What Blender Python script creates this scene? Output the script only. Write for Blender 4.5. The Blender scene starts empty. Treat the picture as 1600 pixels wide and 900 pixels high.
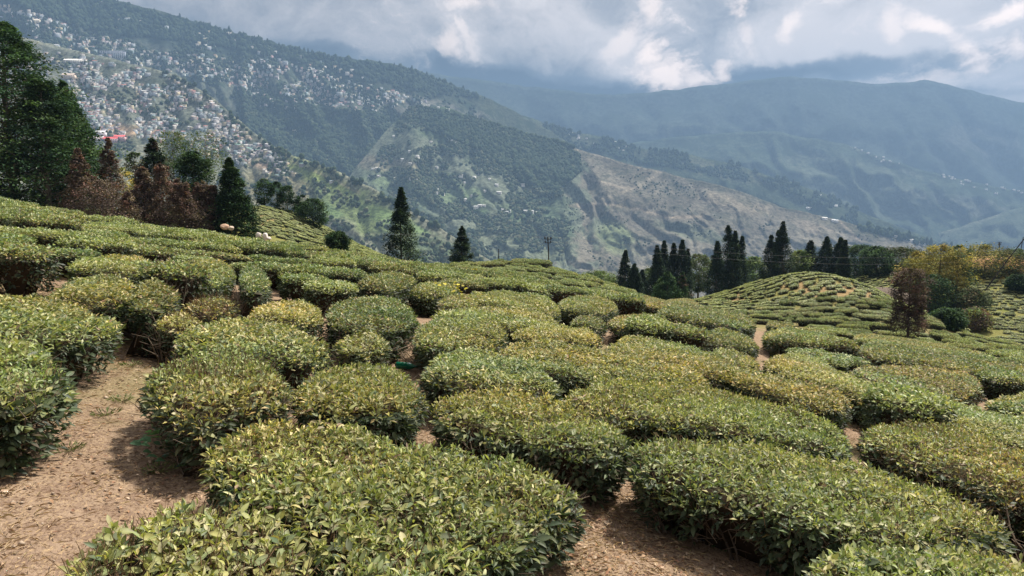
import bpy, math, random
import numpy as np
from mathutils import Vector, Matrix
from mathutils.geometry import tessellate_polygon
sc = bpy.context.scene
C = sc.collection
R = np.random.default_rng(7)
random.seed(5)

# ------------------------------------------------------------------ camera
CAM_H = 2.0; F = 1150.0; HOR = 330.0
PITCH = math.atan((450 - HOR) / F)
cam_d = bpy.data.cameras.new('camera'); cam = bpy.data.objects.new('camera', cam_d); C.objects.link(cam)
cam.location = (0, 0, CAM_H); cam.rotation_euler = (math.pi / 2 - PITCH, 0, 0)
cam_d.sensor_width = 36; cam_d.lens = 36 * F / 1600; cam_d.clip_start = .05; cam_d.clip_end = 60000
sc.camera = cam

# ------------------------------------------------------------------ sun, sky, exposure
SUN_EL, SUN_AZ = math.radians(58), math.radians(50)      # azimuth to the right of the view direction
sd = Vector((math.sin(SUN_AZ) * math.cos(SUN_EL), math.cos(SUN_AZ) * math.cos(SUN_EL), math.sin(SUN_EL)))
ld = bpy.data.lights.new('sun', 'SUN'); ld.energy = 5.0; ld.angle = math.radians(5); ld.color = (1, .93, .83)
lo = bpy.data.objects.new('sun', ld); C.objects.link(lo); lo.rotation_euler = sd.to_track_quat('Z', 'Y').to_euler()
sc.view_settings.view_transform = 'Standard'; sc.view_settings.look = 'None'
sc.view_settings.exposure = 0.78; sc.view_settings.gamma = 1.0
try: sc.view_settings.use_curve_mapping = False
except Exception: pass
sc.cycles.volume_bounces = 1; sc.cycles.max_bounces = 6; sc.cycles.diffuse_bounces = 3; sc.cycles.use_denoising = True
sc.cycles.transparent_max_bounces = 8

class NT:
    """tiny node-graph writer"""
    def __init__(s, tree):
        s.t = tree; s.n = tree.nodes; s.l = tree.links; s.n.clear()
    def node(s, typ, **kw):
        n = s.n.new(typ)
        for k, v in kw.items(): setattr(n, k, v)
        return n
    def put(s, sock, v):
        if isinstance(v, bpy.types.NodeSocket): s.l.new(v, sock)
        elif v is not None:
            if sock.type == 'RGBA' and len(v) == 3: v = (*v, 1)
            sock.default_value = v
    def m(s, op, a, b=None, c=None, clamp=False):
        n = s.node('ShaderNodeMath', operation=op); n.use_clamp = clamp
        for i, v in enumerate((a, b, c)):
            if v is not None: s.put(n.inputs[i], v)
        return n.outputs[0]
    def ramp(s, x, lo_, hi_, a=0., b=1.):
        n = s.node('ShaderNodeMapRange', interpolation_type='SMOOTHSTEP')
        for i, v in enumerate((x, lo_, hi_, a, b)): s.put(n.inputs[i], v)
        return n.outputs[0]
    def mix(s, f, a, b, blend='MIX'):
        n = s.node('ShaderNodeMix', data_type='RGBA', blend_type=blend)
        s.put(n.inputs['Factor'], f); s.put(n.inputs[6], a); s.put(n.inputs[7], b)
        return n.outputs[2]
    def noise(s, vec, scale, detail=4, rough=.5, dist=0.):
        n = s.node('ShaderNodeTexNoise'); s.put(n.inputs['Vector'], vec)
        n.inputs['Scale'].default_value = scale; n.inputs['Detail'].default_value = detail
        n.inputs['Roughness'].default_value = rough; n.inputs['Distortion'].default_value = dist
        return n.outputs
    def vm(s, op, a, b=None, sc_=None):
        n = s.node('ShaderNodeVectorMath', operation=op); s.put(n.inputs[0], a)
        if b is not None: s.put(n.inputs[1], b)
        if sc_ is not None: s.put(n.inputs['Scale'], sc_)
        return n.outputs['Value'] if op in ('DOT_PRODUCT', 'LENGTH', 'DISTANCE') else n.outputs['Vector']

CP, SP = math.cos(PITCH), math.sin(PITCH)
def ray(px, py):
    """world direction through a pixel of the 1600x900 photograph (y component 1 for unpitched)"""
    a = (px - 800) / F; b = (450 - py) / F
    return np.array([a, CP + b * SP, -SP + b * CP])
def project(P):
    P = np.asarray(P, float); x = P[..., 0]; y = P[..., 1]; z = P[..., 2] - CAM_H
    d = y * CP - z * SP; v = y * SP + z * CP
    d = np.where(d < .05, .05, d)
    return 800 + F * x / d, 450 - F * v / d, d

world = bpy.data.worlds.new('World'); sc.world = world; world.use_nodes = True
W = NT(world.node_tree)
def cdir(px, py):
    d = ray(px, py); return tuple(d / np.linalg.norm(d))
SOFT = [(900, 40, 150, 60, 35, .34), (990, 90, 70, 45, 40, .30), (600, 100, 240, 34, 12, -.14), (1110, 70, 70, 50, 0, -.06), (1300, 70, 120, 70, 0, .10), (1230, 20, 60, 40, 0, .2), (1480, 40, 200, 90, 10, .30),
        (1500, 118, 160, 30, 10, .22), (1480, 150, 120, 14, 6, -.2), (1330, 70, 220, 40, 0, .26), (900, 128, 200, 22, 4, -.12), (770, 116, 190, 30, 8, -.75), (1340, 110, 220, 27, 3, -.7), (1180, 122, 90, 22, 0, -.6), (960, 146, 140, 20, 2, -.55), (520, 84, 130, 22, 12, -.35), (430, 20, 260, 60, 12, .16), (760, 40, 200, 60, 0, .12), (1180, 60, 120, 50, 0, .14)]
BRIGHT = [(1045, 118, 78, 44, 18, 1.), (1020, 88, 34, 30, 55, .9), (1128, 112, 18, 32, 20, .8), (1092, 128, 44, 24, 0, .9), (975, 60, 30, 60, 40, .45), (700, 66, 26, 34, 40, .5), (1235, 38, 22, 30, 0, .6), (1150, 14, 30, 32, 0, .7), (1018, 16, 18, 34, 10, .55), (1405, 40, 22, 44, 0, .55),
          (1460, 40, 52, 22, 25, .9), (1512, 84, 46, 26, 40, .95), (1535, 108, 30, 20, -30, .85), (1475, 122, 56, 22, 5, .5), (1570, 18, 60, 22, -20, .9), (1575, 75, 60, 28, 10, .85), (740, 6, 60, 16, 0, .4), (1170, 62, 20, 40, -30, .35)]
def build_world():
    tc = W.node('ShaderNodeTexCoord').outputs['Generated']
    sky = W.node('ShaderNodeTexSky', sky_type='NISHITA'); sky.sun_disc = False
    sky.sun_elevation = SUN_EL; sky.sun_rotation = SUN_AZ
    skyc = W.mix(1.0, sky.outputs[0], (.10, .10, .10), 'MULTIPLY')
    sep = W.node('ShaderNodeSeparateXYZ'); W.l.new(tc, sep.inputs[0])
    X, Y, Z = sep.outputs
    st = W.vm('MULTIPLY', tc, (1., 1., 1.35))
    w1 = W.vm('SCALE', W.vm('SUBTRACT', W.noise(st, 3.0, 3)[1], (.5, .5, .5)), sc_=.30)
    w2 = W.vm('SCALE', W.vm('SUBTRACT', W.noise(st, 13., 5, .6)[1], (.5, .5, .5)), sc_=.085)
    wv = W.vm('ADD', W.vm('ADD', st, w1), w2)
    soft = W.noise(wv, 3.6, 3, .5)[0]; puff = W.noise(wv, 10., 8, .58)[0]; fine = W.noise(wv, 34., 7, .65)[0]
    wt = W.vm('ADD', tc, W.vm('ADD', W.vm('SCALE', w1, sc_=.16), W.vm('SCALE', w2, sc_=.55)))
    def ell(px, py, rx, ry, ang=0.):
        """soft round patch of cloud around a sky direction: 1 in the middle, 0 at the rim and beyond"""
        d = np.array(cdir(px, py)); r_ = np.array([d[1], -d[0], 0]); r_ /= np.linalg.norm(r_); u_ = np.cross(r_, d); c_, s_ = math.cos(math.radians(ang)), math.sin(math.radians(ang))
        a_ = (r_ * c_ - u_ * s_) * F / rx; b_ = (r_ * s_ + u_ * c_) * F / ry; dv = W.vm('SUBTRACT', wt, tuple(d))
        p = W.vm('DOT_PRODUCT', dv, tuple(a_)); q = W.vm('DOT_PRODUCT', dv, tuple(b_)); k = W.vm('DOT_PRODUCT', dv, tuple(d * 8))
        return W.m('SUBTRACT', 1., W.m('SQRT', W.m('ADD', W.m('ADD', W.m('MULTIPLY', p, p), W.m('MULTIPLY', q, q)), W.m('MULTIPLY', k, k))), clamp=True)
    up = W.ramp(Z, .10, .30); right = W.ramp(X, -.2, .62)
    lum = W.m('ADD', W.m('MULTIPLY', up, .26), W.m('MULTIPLY', right, .12))
    lum = W.m('ADD', lum, W.m('MULTIPLY', W.m('SUBTRACT', soft, .5), .8))
    lum = W.m('ADD', lum, W.m('MULTIPLY', W.m('SUBTRACT', puff, .5), 1.0))
    lum = W.m('ADD', lum, W.m('MULTIPLY', W.m('SUBTRACT', fine, .5), .35))
    lum = W.m('ADD', lum, .14)
    for a in SOFT: lum = W.m('ADD', lum, W.m('MULTIPLY', W.ramp(ell(*a[:5]), 0., .8), a[5]))
    grey = W.mix(W.ramp(lum, -.04, .86), (.16, .185, .225), (1.12, 1.0, .94))
    grey = W.mix(W.ramp(lum, -.42, .02), (.02, .035, .06), grey)
    bright = None
    for a in BRIGHT:
        e = W.m('ADD', ell(*a[:5]), W.m('MULTIPLY', W.m('SUBTRACT', fine, .5), 1.3)); e = W.m('ADD', e, W.m('MULTIPLY', W.m('SUBTRACT', puff, .5), 1.5))
        e = W.m('MULTIPLY', W.ramp(e, .18, 1.0), a[5]); bright = e if bright is None else W.m('MAXIMUM', bright, e)
    wild = W.m('MULTIPLY', W.ramp(W.m('ADD', puff, W.m('MULTIPLY', W.m('SUBTRACT', fine, .5), .3)), .60, .74), W.m('MULTIPLY', up, .55))
    bright = W.m('MAXIMUM', bright, wild)
    cloud = W.mix(bright, grey, (2.15, 1.72, 1.44))
    cover = W.ramp(soft, .15, .25, .85, 1.)
    out = W.mix(cover, skyc, cloud)
    bg = W.node('ShaderNodeBackground'); W.l.new(out, bg.inputs[0]); bg.inputs[1].default_value = .6
    W.l.new(bg.outputs[0], W.node('ShaderNodeOutputWorld').inputs[0])
build_world()

# ------------------------------------------------------------------ numeric noise
def _h(i, j, k):
    n = (i * 374761393 + j * 668265263 + k * 2147483647 + 1013904223) & 0xffffffff
    n = ((n ^ (n >> 13)) * 1274126177) & 0xffffffff
    n = ((n ^ (n >> 15)) * 2246822519) & 0xffffffff
    return ((n ^ (n >> 16)) & 0xffffff) / float(0xffffff)
def vn(x, y, z=0.):
    x, y, z = np.broadcast_arrays(np.asarray(x, float), np.asarray(y, float), np.asarray(z, float))
    i, j, k = (np.floor(a).astype(np.int64) for a in (x, y, z))
    fx, fy, fz = x - i, y - j, z - k
    fx, fy, fz = (f * f * (3 - 2 * f) for f in (fx, fy, fz))
    def L(a, b, t): return a + (b - a) * t
    r = L(L(L(_h(i, j, k), _h(i + 1, j, k), fx), L(_h(i, j + 1, k), _h(i + 1, j + 1, k), fx), fy),
          L(L(_h(i, j, k + 1), _h(i + 1, j, k + 1), fx), L(_h(i, j + 1, k + 1), _h(i + 1, j + 1, k + 1), fx), fy), fz)
    return r * 2 - 1
def fbm(x, y, z=0., o=4, g=.5):
    s = 0; a = 1; n = 0
    for q in range(o):
        s = s + a * vn(np.asarray(x) * 2 ** q + 17 * q, np.asarray(y) * 2 ** q - 9 * q, np.asarray(z) * 2 ** q + 3 * q); n += a; a *= g
    return s / n
def ridged(x, y, z=0., o=4):
    s = 0; a = 1; n = 0
    for q in range(o):
        s = s + a * (1 - 2 * np.abs(vn(np.asarray(x) * 2 ** q + 31 * q, np.asarray(y) * 2 ** q + 7 * q, z))); n += a; a *= .5
    return s / n

# ------------------------------------------------------------------ terrain of the tea garden
BUMPS = [(2.0, 64, 5.0, 8, 2.3), (31.5, 76, 6.9, 11, 5.6), (-37, 112, 9.5, 22, 6.2), (95, 140, 27, 30, 20.),
         (-20, 95, 7, 14, .3), (55, 118, 14, 14, 2.)]
def G(x, y):
    x = np.asarray(x, float); y = np.asarray(y, float)
    yy = np.clip(y, -20, None)
    q = np.where(yy < 50, .0007 * yy * yy, 1.75 + .07 * (yy - 50)) * (yy > 0)
    z = -.15 * x - .03 * yy - q
    far = np.clip(np.hypot(x, y) - 190, 0, None)
    z = z - far * .45
    for bx, by, sx, sy, a in BUMPS:
        z = z + a * np.exp(-((x - bx) / sx) ** 2 / 2 - ((y - by) / sy) ** 2 / 2)
    near = np.clip(1.2 - np.hypot(x, y) / 60, 0, 1)
    z = z + .05 * fbm(x * .7, y * .7, 1., 2) * near + .5 * fbm(x * .06, y * .06, 2., 2) * np.clip((y - 20) / 40, 0, 1)
    return z
def unproject(px, py, h=0.):
    d = ray(px, py)
    t = np.concatenate([np.arange(.5, 14, .02), np.arange(14, 300, .1)])
    P = d[None] * t[:, None]; z = P[:, 2] + CAM_H - (G(P[:, 0], P[:, 1]) + h)
    k = np.argmax(z < 0)
    if not (z < 0).any(): k = np.argmin(z)
    return P[k, 0], P[k, 1]
def at_dist(px, dist):
    return (px - 800) / F * dist * CP, dist

# ------------------------------------------------------------------ object helpers
def tag(o, label=None, cat=None, group=None, kind=None):
    if label: o['label'] = label
    if cat: o['category'] = cat
    if group: o['group'] = group
    if kind: o['kind'] = kind
    return o
def mesh(name, V, Fc, mats=(), col=None, matidx=None, smooth=False):
    """V (n,3); Fc list of (k, array(m,k))"""
    me = bpy.data.meshes.new(name); V = np.asarray(V, np.float32)
    if not isinstance(Fc, list): Fc = [Fc]
    Fc = [np.asarray(f, np.int32) for f in Fc if len(f)]
    me.vertices.add(len(V)); me.vertices.foreach_set('co', V.ravel())
    tot = sum(f.size for f in Fc); nf = sum(len(f) for f in Fc)
    me.loops.add(tot); me.polygons.add(nf)
    me.loops.foreach_set('vertex_index', np.concatenate([f.ravel() for f in Fc]))
    ls = np.concatenate([np.full(len(f), f.shape[1]) for f in Fc]); st = np.concatenate([[0], np.cumsum(ls)[:-1]])
    me.polygons.foreach_set('loop_start', st.astype(np.int32))
    if matidx is not None: me.polygons.foreach_set('material_index', np.asarray(matidx, np.int32))
    if smooth: me.polygons.foreach_set('use_smooth', np.ones(nf, bool))
    me.update(calc_edges=True)
    for m_ in mats: me.materials.append(m_)
    if col is not None:
        a = me.color_attributes.new('Col', 'FLOAT_COLOR', 'POINT')
        c = np.ones((len(V), 4), np.float32); c[:, :3] = col; a.data.foreach_set('color', c.ravel())
    return me
def obj(name, me, parent=None, loc=None):
    o = bpy.data.objects.new(name, me); C.objects.link(o)
    if parent: o.parent = parent
    if loc is not None: o.location = loc
    return o
class Geo:
    """collects vertex / face / colour / material-slot arrays into one mesh"""
    def __init__(s): s.V = []; s.F3 = []; s.F4 = []; s.c = []; s.m3 = []; s.m4 = []; s.n = 0
    def add(s, V, Fs, col, mi=0):
        V = np.asarray(V, float).reshape(-1, 3); Fs = np.asarray(Fs, np.int64)
        col = np.asarray(col, float)
        if col.ndim == 1: col = np.tile(col, (len(V), 1))
        s.V.append(V); s.c.append(col)
        if Fs.shape[1] == 3: s.F3.append(Fs + s.n); s.m3.append(np.full(len(Fs), mi))
        else: s.F4.append(Fs + s.n); s.m4.append(np.full(len(Fs), mi))
        s.n += len(V)
    def mesh(s, name, mats, smooth=False):
        Fs = []; mi = []
        if s.F3: Fs.append(np.concatenate(s.F3)); mi.append(np.concatenate(s.m3))
        if s.F4: Fs.append(np.concatenate(s.F4)); mi.append(np.concatenate(s.m4))
        return mesh(name, np.concatenate(s.V), Fs, mats, np.concatenate(s.c), np.concatenate(mi), smooth)
def unit(a): return a / np.maximum(np.linalg.norm(a, axis=-1, keepdims=True), 1e-9)
T0 = np.array([[0, 0, 0], [.33, -.46, .10], [.33, .46, .10], [.33, 0, 0], [.70, -.36, .06], [.70, .36, .06], [.70, 0, -.03], [1., 0, -.14]])
T0F = np.array([[0, 1, 3], [0, 3, 2], [1, 4, 6], [1, 6, 3], [3, 6, 5], [3, 5, 2], [4, 7, 6], [6, 7, 5]])
T1 = np.array([[0, 0, 0], [.45, -.5, .08], [.45, .5, .08], [1., 0, -.06]])
T1F = np.array([[0, 1, 3], [0, 3, 2]])
def leaf_frames(axis, nrm):
    a = unit(axis); b = unit(np.cross(nrm, a)); n = np.cross(a, b); return a, b, n
def leaf_batch(g, P, axis, nrm, L, Wd, col, lod=1, mi=0):
    T, TF = (T0, T0F) if lod == 0 else (T1, T1F)
    if len(P) == 0: return
    a, b, n = leaf_frames(axis, nrm)
    L = np.broadcast_to(np.asarray(L, float), (len(P),)); Wd = np.broadcast_to(np.asarray(Wd, float), (len(P),))
    V = P[:, None] + a[:, None] * (T[None, :, 0:1] * L[:, None, None]) + b[:, None] * (T[None, :, 1:2] * Wd[:, None, None]) + n[:, None] * (T[None, :, 2:3] * L[:, None, None])
    k = len(T); Fs = (np.arange(len(P))[:, None, None] * k + TF[None]).reshape(-1, 3)
    g.add(V.reshape(-1, 3), Fs, np.repeat(col, k, axis=0), mi)
def tube_batch(g, A, B, ra, rb, col, mi=0, sides=3):
    A = np.asarray(A, float); B = np.asarray(B, float)
    if len(A) == 0: return
    d = unit(B - A); ref = np.where(np.abs(d[:, 2:3]) > .9, np.array([[1., 0, 0]]), np.array([[0, 0, 1.]]))
    u = unit(np.cross(d, ref)); v = np.cross(d, u)
    ra = np.broadcast_to(np.asarray(ra, float), (len(A),)); rb = np.broadcast_to(np.asarray(rb, float), (len(A),))
    an = np.arange(sides) * 2 * math.pi / sides
    ring = u[:, None] * np.cos(an)[None, :, None] + v[:, None] * np.sin(an)[None, :, None]
    V = np.concatenate([A[:, None] + ring * ra[:, None, None], B[:, None] + ring * rb[:, None, None]], axis=1)
    q = np.array([[i, (i + 1) % sides, sides + (i + 1) % sides, sides + i] for i in range(sides)])
    Fs = (np.arange(len(A))[:, None, None] * 2 * sides + q[None]).reshape(-1, 4)
    col = np.asarray(col, float)
    if col.ndim == 1: col = np.tile(col, (len(A), 1))
    g.add(V.reshape(-1, 3), Fs, np.repeat(col, 2 * sides, axis=0), mi)
def box_geo(g, c, s, col, mi=0, rot=0.):
    c = np.array(c, float); s = np.array(s, float) / 2
    V = np.array([[x, y, z] for z in (-1, 1) for x, y in ((-1, -1), (1, -1), (1, 1), (-1, 1))], float) * s
    ca, sa = math.cos(rot), math.sin(rot)
    V[:, :2] = V[:, :2] @ np.array([[ca, sa], [-sa, ca]]); V += c
    g.add(V, [[0, 3, 2, 1], [4, 5, 6, 7], [0, 1, 5, 4], [1, 2, 6, 5], [2, 3, 7, 6], [3, 0, 4, 7]], col, mi)

# ------------------------------------------------------------------ materials
def principled(name, rough=.8, spec=.3):
    m_ = bpy.data.materials.new(name); m_.use_nodes = True; N = NT(m_.node_tree)
    b = N.node('ShaderNodeBsdfPrincipled'); b.inputs['Roughness'].default_value = rough; b.inputs['Specular IOR Level'].default_value = spec
    o = N.node('ShaderNodeOutputMaterial'); N.l.new(b.outputs[0], o.inputs[0]); return m_, N, b, o
def col_attr(N):
    return N.node('ShaderNodeVertexColor', layer_name='Col').outputs[0]
def leaf_mat(name, rough=.50, trans=.24, spec=.28, var=.35, nscale=60.):
    m_, N, b, o = principled(name, rough, spec)
    c = col_attr(N); geo = N.node('ShaderNodeNewGeometry'); tc = N.node('ShaderNodeTexCoord').outputs['Object']
    n1 = N.noise(tc, nscale, 2)[0]
    f = N.m('MULTIPLY_ADD', n1, var * 2, 1 - var)
    hsv = N.node('ShaderNodeHueSaturation'); N.l.new(c, hsv.inputs['Color']); N.l.new(f, hsv.inputs['Value'])
    N.l.new(hsv.outputs[0], b.inputs['Base Color'])
    tr = N.node('ShaderNodeBsdfTranslucent'); tcl = N.mix(1., hsv.outputs[0], (1.25, 1.35, .6), 'MULTIPLY'); N.l.new(tcl, tr.inputs[0])
    mx = N.node('ShaderNodeMixShader'); mx.inputs[0].default_value = trans
    N.l.new(b.outputs[0], mx.inputs[1]); N.l.new(tr.outputs[0], mx.inputs[2]); N.l.new(mx.outputs[0], o.inputs[0])
    return m_
def plain_mat(name, rough=.85, spec=.2, var=.3, nscale=8., bump=.0):
    m_, N, b, o = principled(name, rough, spec)
    tc = N.node('ShaderNodeTexCoord').outputs['Object']; n1 = N.noise(tc, nscale, 5, .6)[0]
    f = N.m('MULTIPLY_ADD', n1, var * 2, 1 - var)
    hsv = N.node('ShaderNodeHueSaturation'); N.l.new(col_attr(N), hsv.inputs['Color']); N.l.new(f, hsv.inputs['Value'])
    N.l.new(hsv.outputs[0], b.inputs['Base Color'])
    if bump:
        bp = N.node('ShaderNodeBump'); bp.inputs['Strength'].default_value = bump; bp.inputs['Distance'].default_value = .05
        N.l.new(n1, bp.inputs['Height']); N.l.new(bp.outputs[0], b.inputs['Normal'])
    return m_
M_LEAF = leaf_mat('tea_leaf'); M_NEEDLE = leaf_mat('tree_foliage', .75, .18, .08, .3, 3.)
M_BARK = plain_mat('bark', .9, .1, .35, 14., .4); M_CORE = plain_mat('shade_core', .95, .05, .5, 25.)  # M_CORE colours the added filler that imitates the bushes' shaded inside
M_DRY = plain_mat('dry_straw', .85, .2, .3, 40.); M_HOUSE = plain_mat('painted_walls', .8, .2, .12, .3)
M_ROCK = plain_mat('rock', .9, .2, .35, 3., .5); M_WOOD_FAR = plain_mat('far_tree_foliage', .9, .05, .5, .25)

def ground_mat():
    m_, N, b, o = principled('ground_soil', .95, .1)
    p = N.node('ShaderNodeNewGeometry').outputs['Position']
    big = N.noise(p, .35, 5, .6)[0]; mid = N.noise(p, 3.5, 5, .6)[0]; fine = N.noise(p, 38., 5, .7)[0]
    st = N.vm('MULTIPLY', p, (70., 22., 30.)); straw = N.noise(st, 1., 4, .6, 1.5)[0]
    c = N.mix(N.ramp(mid, .35, .65), (.245, .168, .120), (.37, .27, .188))
    c = N.mix(N.ramp(straw, .50, .66), c, (.46, .33, .19))
    c = N.mix(N.ramp(fine, .52, .36), c, (.13, .08, .05))
    c = N.mix(N.m('MULTIPLY', N.ramp(big, .52, .66), .45), c, (.16, .17, .055))
    c = N.mix(1., c, col_attr(N), 'MULTIPLY')
    N.l.new(c, b.inputs['Base Color'])
    hgt = N.m('ADD', N.m('MULTIPLY', fine, .6), N.m('MULTIPLY', straw, .5))
    hgt = N.m('ADD', hgt, N.m('MULTIPLY', mid, 1.6))
    bp = N.node('ShaderNodeBump'); bp.inputs['Strength'].default_value = .9; bp.inputs['Distance'].default_value = .03
    N.l.new(hgt, bp.inputs['Height']); N.l.new(bp.outputs[0], b.inputs['Normal']); return m_

# ------------------------------------------------------------------ ground sheet
def spaced(lo_, hi_, a, b, d, g=1.045):
    xs = list(np.arange(a, b, d)); s = d; x = b
    while x < hi_: xs.append(x); s *= g; x += s
    s = d; x = a - d; L = []
    while x > lo_: L.append(x); s *= g; x -= s
    return np.array(L[::-1] + xs)
def build_ground():
    xs = spaced(-420, 480, -5, 6, .085); ys = spaced(-14, 520, 1.6, 12, .085)
    X, Y = np.meshgrid(xs, ys); Z = G(X, Y)
    nr = np.clip(1 - np.hypot(X, Y - 5) / 25, 0, 1)
    Z = Z + nr * (.018 * fbm(X * 3.1, Y * 3.1, 5., 4, .6))
    V = np.stack([X, Y, Z], -1).reshape(-1, 3); ny, nx = X.shape
    i = np.arange(ny - 1)[:, None] * nx + np.arange(nx - 1)[None]; q = np.stack([i, i + 1, i + nx + 1, i + nx], -1).reshape(-1, 4)
    # land cover: bare trodden path soil, paler clay on the mounds, grass further off
    c = np.ones((len(V), 3)); x, y = V[:, 0], V[:, 1]
    far = np.clip((y - 30) / 40, 0, 1)[:, None]; n = fbm(x * .12, y * .12, 3., 4)[:, None]
    c = c * (1 - far) + far * np.where(n > .34, np.array([[.95, .95, .68]]), np.array([[.62, .85, .40]]))
    red = np.exp(-((x - 84.5) / 6) ** 2 - ((y - 125) / 7) ** 2)[:, None]
    c = c * (1 - red) + red * np.array([[1.75, 1.2, .95]])
    me = mesh('ground', V, q, [ground_mat()], c, smooth=True)
    tag(obj('ground', me), kind='structure')
build_ground()

# ------------------------------------------------------------------ far mountainsides
def interp(pts, px, k): return np.interp(px, [p[0] for p in pts], [p[k] for p in pts])
def smooth1(a, n):
    k = np.hanning(n + 2)[1:-1]; k /= k.sum(); p = np.pad(a, (n // 2, n - 1 - n // 2), mode='edge'); return np.convolve(p, k, 'valid')
def hill_mat(name, dark, sp=.016):
    m_, N, b, o = principled(name, 1., .0)
    p = N.node('ShaderNodeNewGeometry').outputs['Position']
    a = N.noise(p, sp, 6, .65)[0]; f2 = N.ramp(N.noise(p, sp * 5, 5, .75)[0], .3, .7)
    c = col_attr(N)
    v = N.m('MULTIPLY_ADD', f2, 1.3, .35)
    hsv = N.node('ShaderNodeHueSaturation'); N.l.new(c, hsv.inputs['Color']); N.l.new(v, hsv.inputs['Value'])
    al = N.node('ShaderNodeVertexColor', layer_name='Col').outputs[1]
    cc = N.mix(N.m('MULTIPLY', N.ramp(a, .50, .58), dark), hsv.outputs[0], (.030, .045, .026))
    N.l.new(cc, b.inputs['Base Color']); return m_
HILLS = {}
def cover_of(name, px, row, x, y):
    """land cover colour of a point of a far slope"""
    n = fbm(px * .02, row * .03, 7., 4); n2 = fbm(px * .06, row * .09, 2., 3)
    base = np.tile(np.array([.085, .095, .055]), (len(px), 1))
    def ell(cx, cy, rx, ry, ang, col, st=1., nz=.5):
        nonlocal base
        a = math.radians(ang); dx = (px - cx); dy = (row - cy); u = (dx * math.cos(a) + dy * math.sin(a)) / rx; v = (-dx * math.sin(a) + dy * math.cos(a)) / ry
        m_ = np.clip((1.15 - np.hypot(u, v) + nz * n + nz * .6 * n2) * 2.2, 0, 1)[:, None] * st
        base = base * (1 - m_) + m_ * np.array(col)
    def line(pts, w, col, st=1.):
        nonlocal base
        d = np.full(len(px), 1e9)
        for (ax, ay), (bx, by) in zip(pts[:-1], pts[1:]):
            t = np.clip(((px - ax) * (bx - ax) + (row - ay) * (by - ay)) / ((bx - ax) ** 2 + (by - ay) ** 2), 0, 1)
            d = np.minimum(d, np.hypot(px - ax - t * (bx - ax), row - ay - t * (by - ay)))
        m_ = np.clip(1.4 - d / w, 0, 1)[:, None] * st; base = base * (1 - m_) + m_ * np.array(col)
    if name == 'near':
        base[:] = (.20, .205, .15)
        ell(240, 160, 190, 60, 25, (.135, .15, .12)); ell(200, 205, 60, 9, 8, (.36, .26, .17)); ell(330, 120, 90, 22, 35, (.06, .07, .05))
        ell(560, 330, 160, 32, 32, (.14, .18, .08)); ell(480, 268, 70, 14, 25, (.20, .25, .09)); ell(600, 340, 40, 12, 20, (.14, .20, .085))
        ell(500, 320, 50, 10, 30, (.13, .19, .085)); ell(440, 300, 60, 40, 20, (.17, .16, .10)); ell(700, 395, 60, 20, 20, (.10, .13, .08))
        ell(420, 262, 30, 8, 15, (.32, .25, .19)); ell(655, 360, 25, 5, 10, (.14, .20, .09)); line([(400, 250), (470, 255), (560, 300)], 3, (.26, .22, .16), .6)
    if name == 'main':
        base[:] = (.055, .068, .045)
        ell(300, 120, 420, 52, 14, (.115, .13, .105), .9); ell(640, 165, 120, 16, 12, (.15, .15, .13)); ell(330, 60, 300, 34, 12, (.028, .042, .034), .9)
        ell(500, 225, 160, 36, 30, (.055, .075, .06)); ell(480, 242, 110, 7, 2, (.33, .25, .18), .9); ell(360, 200, 60, 30, 50, (.07, .075, .06))
    if name == 'spur':
        base[:] = (.145, .165, .12)
        ell(760, 215, 200, 42, 18, (.060, .085, .05)); ell(690, 300, 120, 28, 15, (.12, .165, .085), .8); ell(860, 245, 70, 34, 10, (.045, .066, .042))
        ell(640, 360, 90, 40, 25, (.075, .10, .07)); ell(850, 340, 50, 60, 0, (.085, .115, .07)); ell(780, 385, 120, 26, 5, (.15, .17, .11), .7)
        ell(742, 330, 30, 6, 3, (.14, .21, .11), .8); ell(695, 275, 22, 6, 3, (.15, .21, .105), .8); ell(815, 340, 26, 8, 5, (.14, .20, .105), .7); ell(610, 258, 60, 12, 5, (.25, .20, .15), .5)
        m_ = np.clip((px - 890 + 10 * np.sin(row * .05) + 50 * n2 + 40 * n + (row - 240) * -.12) / 14, 0, 1)[:, None]
        br = np.tile(np.array([.155, .143, .113]), (len(px), 1)) * (1 + .35 * n + .25 * n2)[:, None]
        base = base * (1 - m_) + m_ * br
        mm = (px > 880)
        keep = base.copy()
        ell(985, 268, 46, 12, 18, (.11, .10, .075), .85); ell(1130, 290, 70, 10, 12, (.085, .085, .065), .9); ell(1220, 318, 50, 8, 22, (.075, .08, .06), .85)
        ell(1330, 355, 80, 12, 18, (.10, .095, .07), .8); ell(1000, 345, 80, 12, 5, (.13, .12, .10), .7); ell(1080, 362, 70, 12, 14, (.10, .12, .08), .7)
        ell(960, 370, 38, 26, 40, (.16, .20, .10), .8); ell(1150, 320, 70, 12, 12, (.22, .19, .14), .7); ell(1260, 352, 60, 8, 20, (.21, .18, .14), .6)
        line([(912, 268), (925, 280), (968, 292), (1000, 296), (1013, 281), (1040, 262), (1052, 270)], 1.6, (.32, .28, .22), .8)
        line([(890, 322), (940, 318), (1000, 328), (1050, 340), (1100, 338)], 2.2, (.30, .25, .19), .7); line([(940, 310), (975, 300), (1010, 284)], 1.6, (.30, .26, .2), .7)
        line([(1300, 330), (1318, 352), (1345, 378)], 1.8, (.36, .30, .24), .6); line([(912, 372), (918, 362), (912, 350)], 1.6, (.34, .29, .22), .6)
        base = np.where(mm[:, None], base, keep)
    if name == 'mid':
        base[:] = (.055, .072, .045); ell(1080, 258, 120, 12, 12, (.10, .11, .075)); ell(1010, 268, 60, 5, 8, (.25, .19, .14), .7)
        ell(880, 215, 80, 10, 16, (.12, .13, .09), .7)
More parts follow.
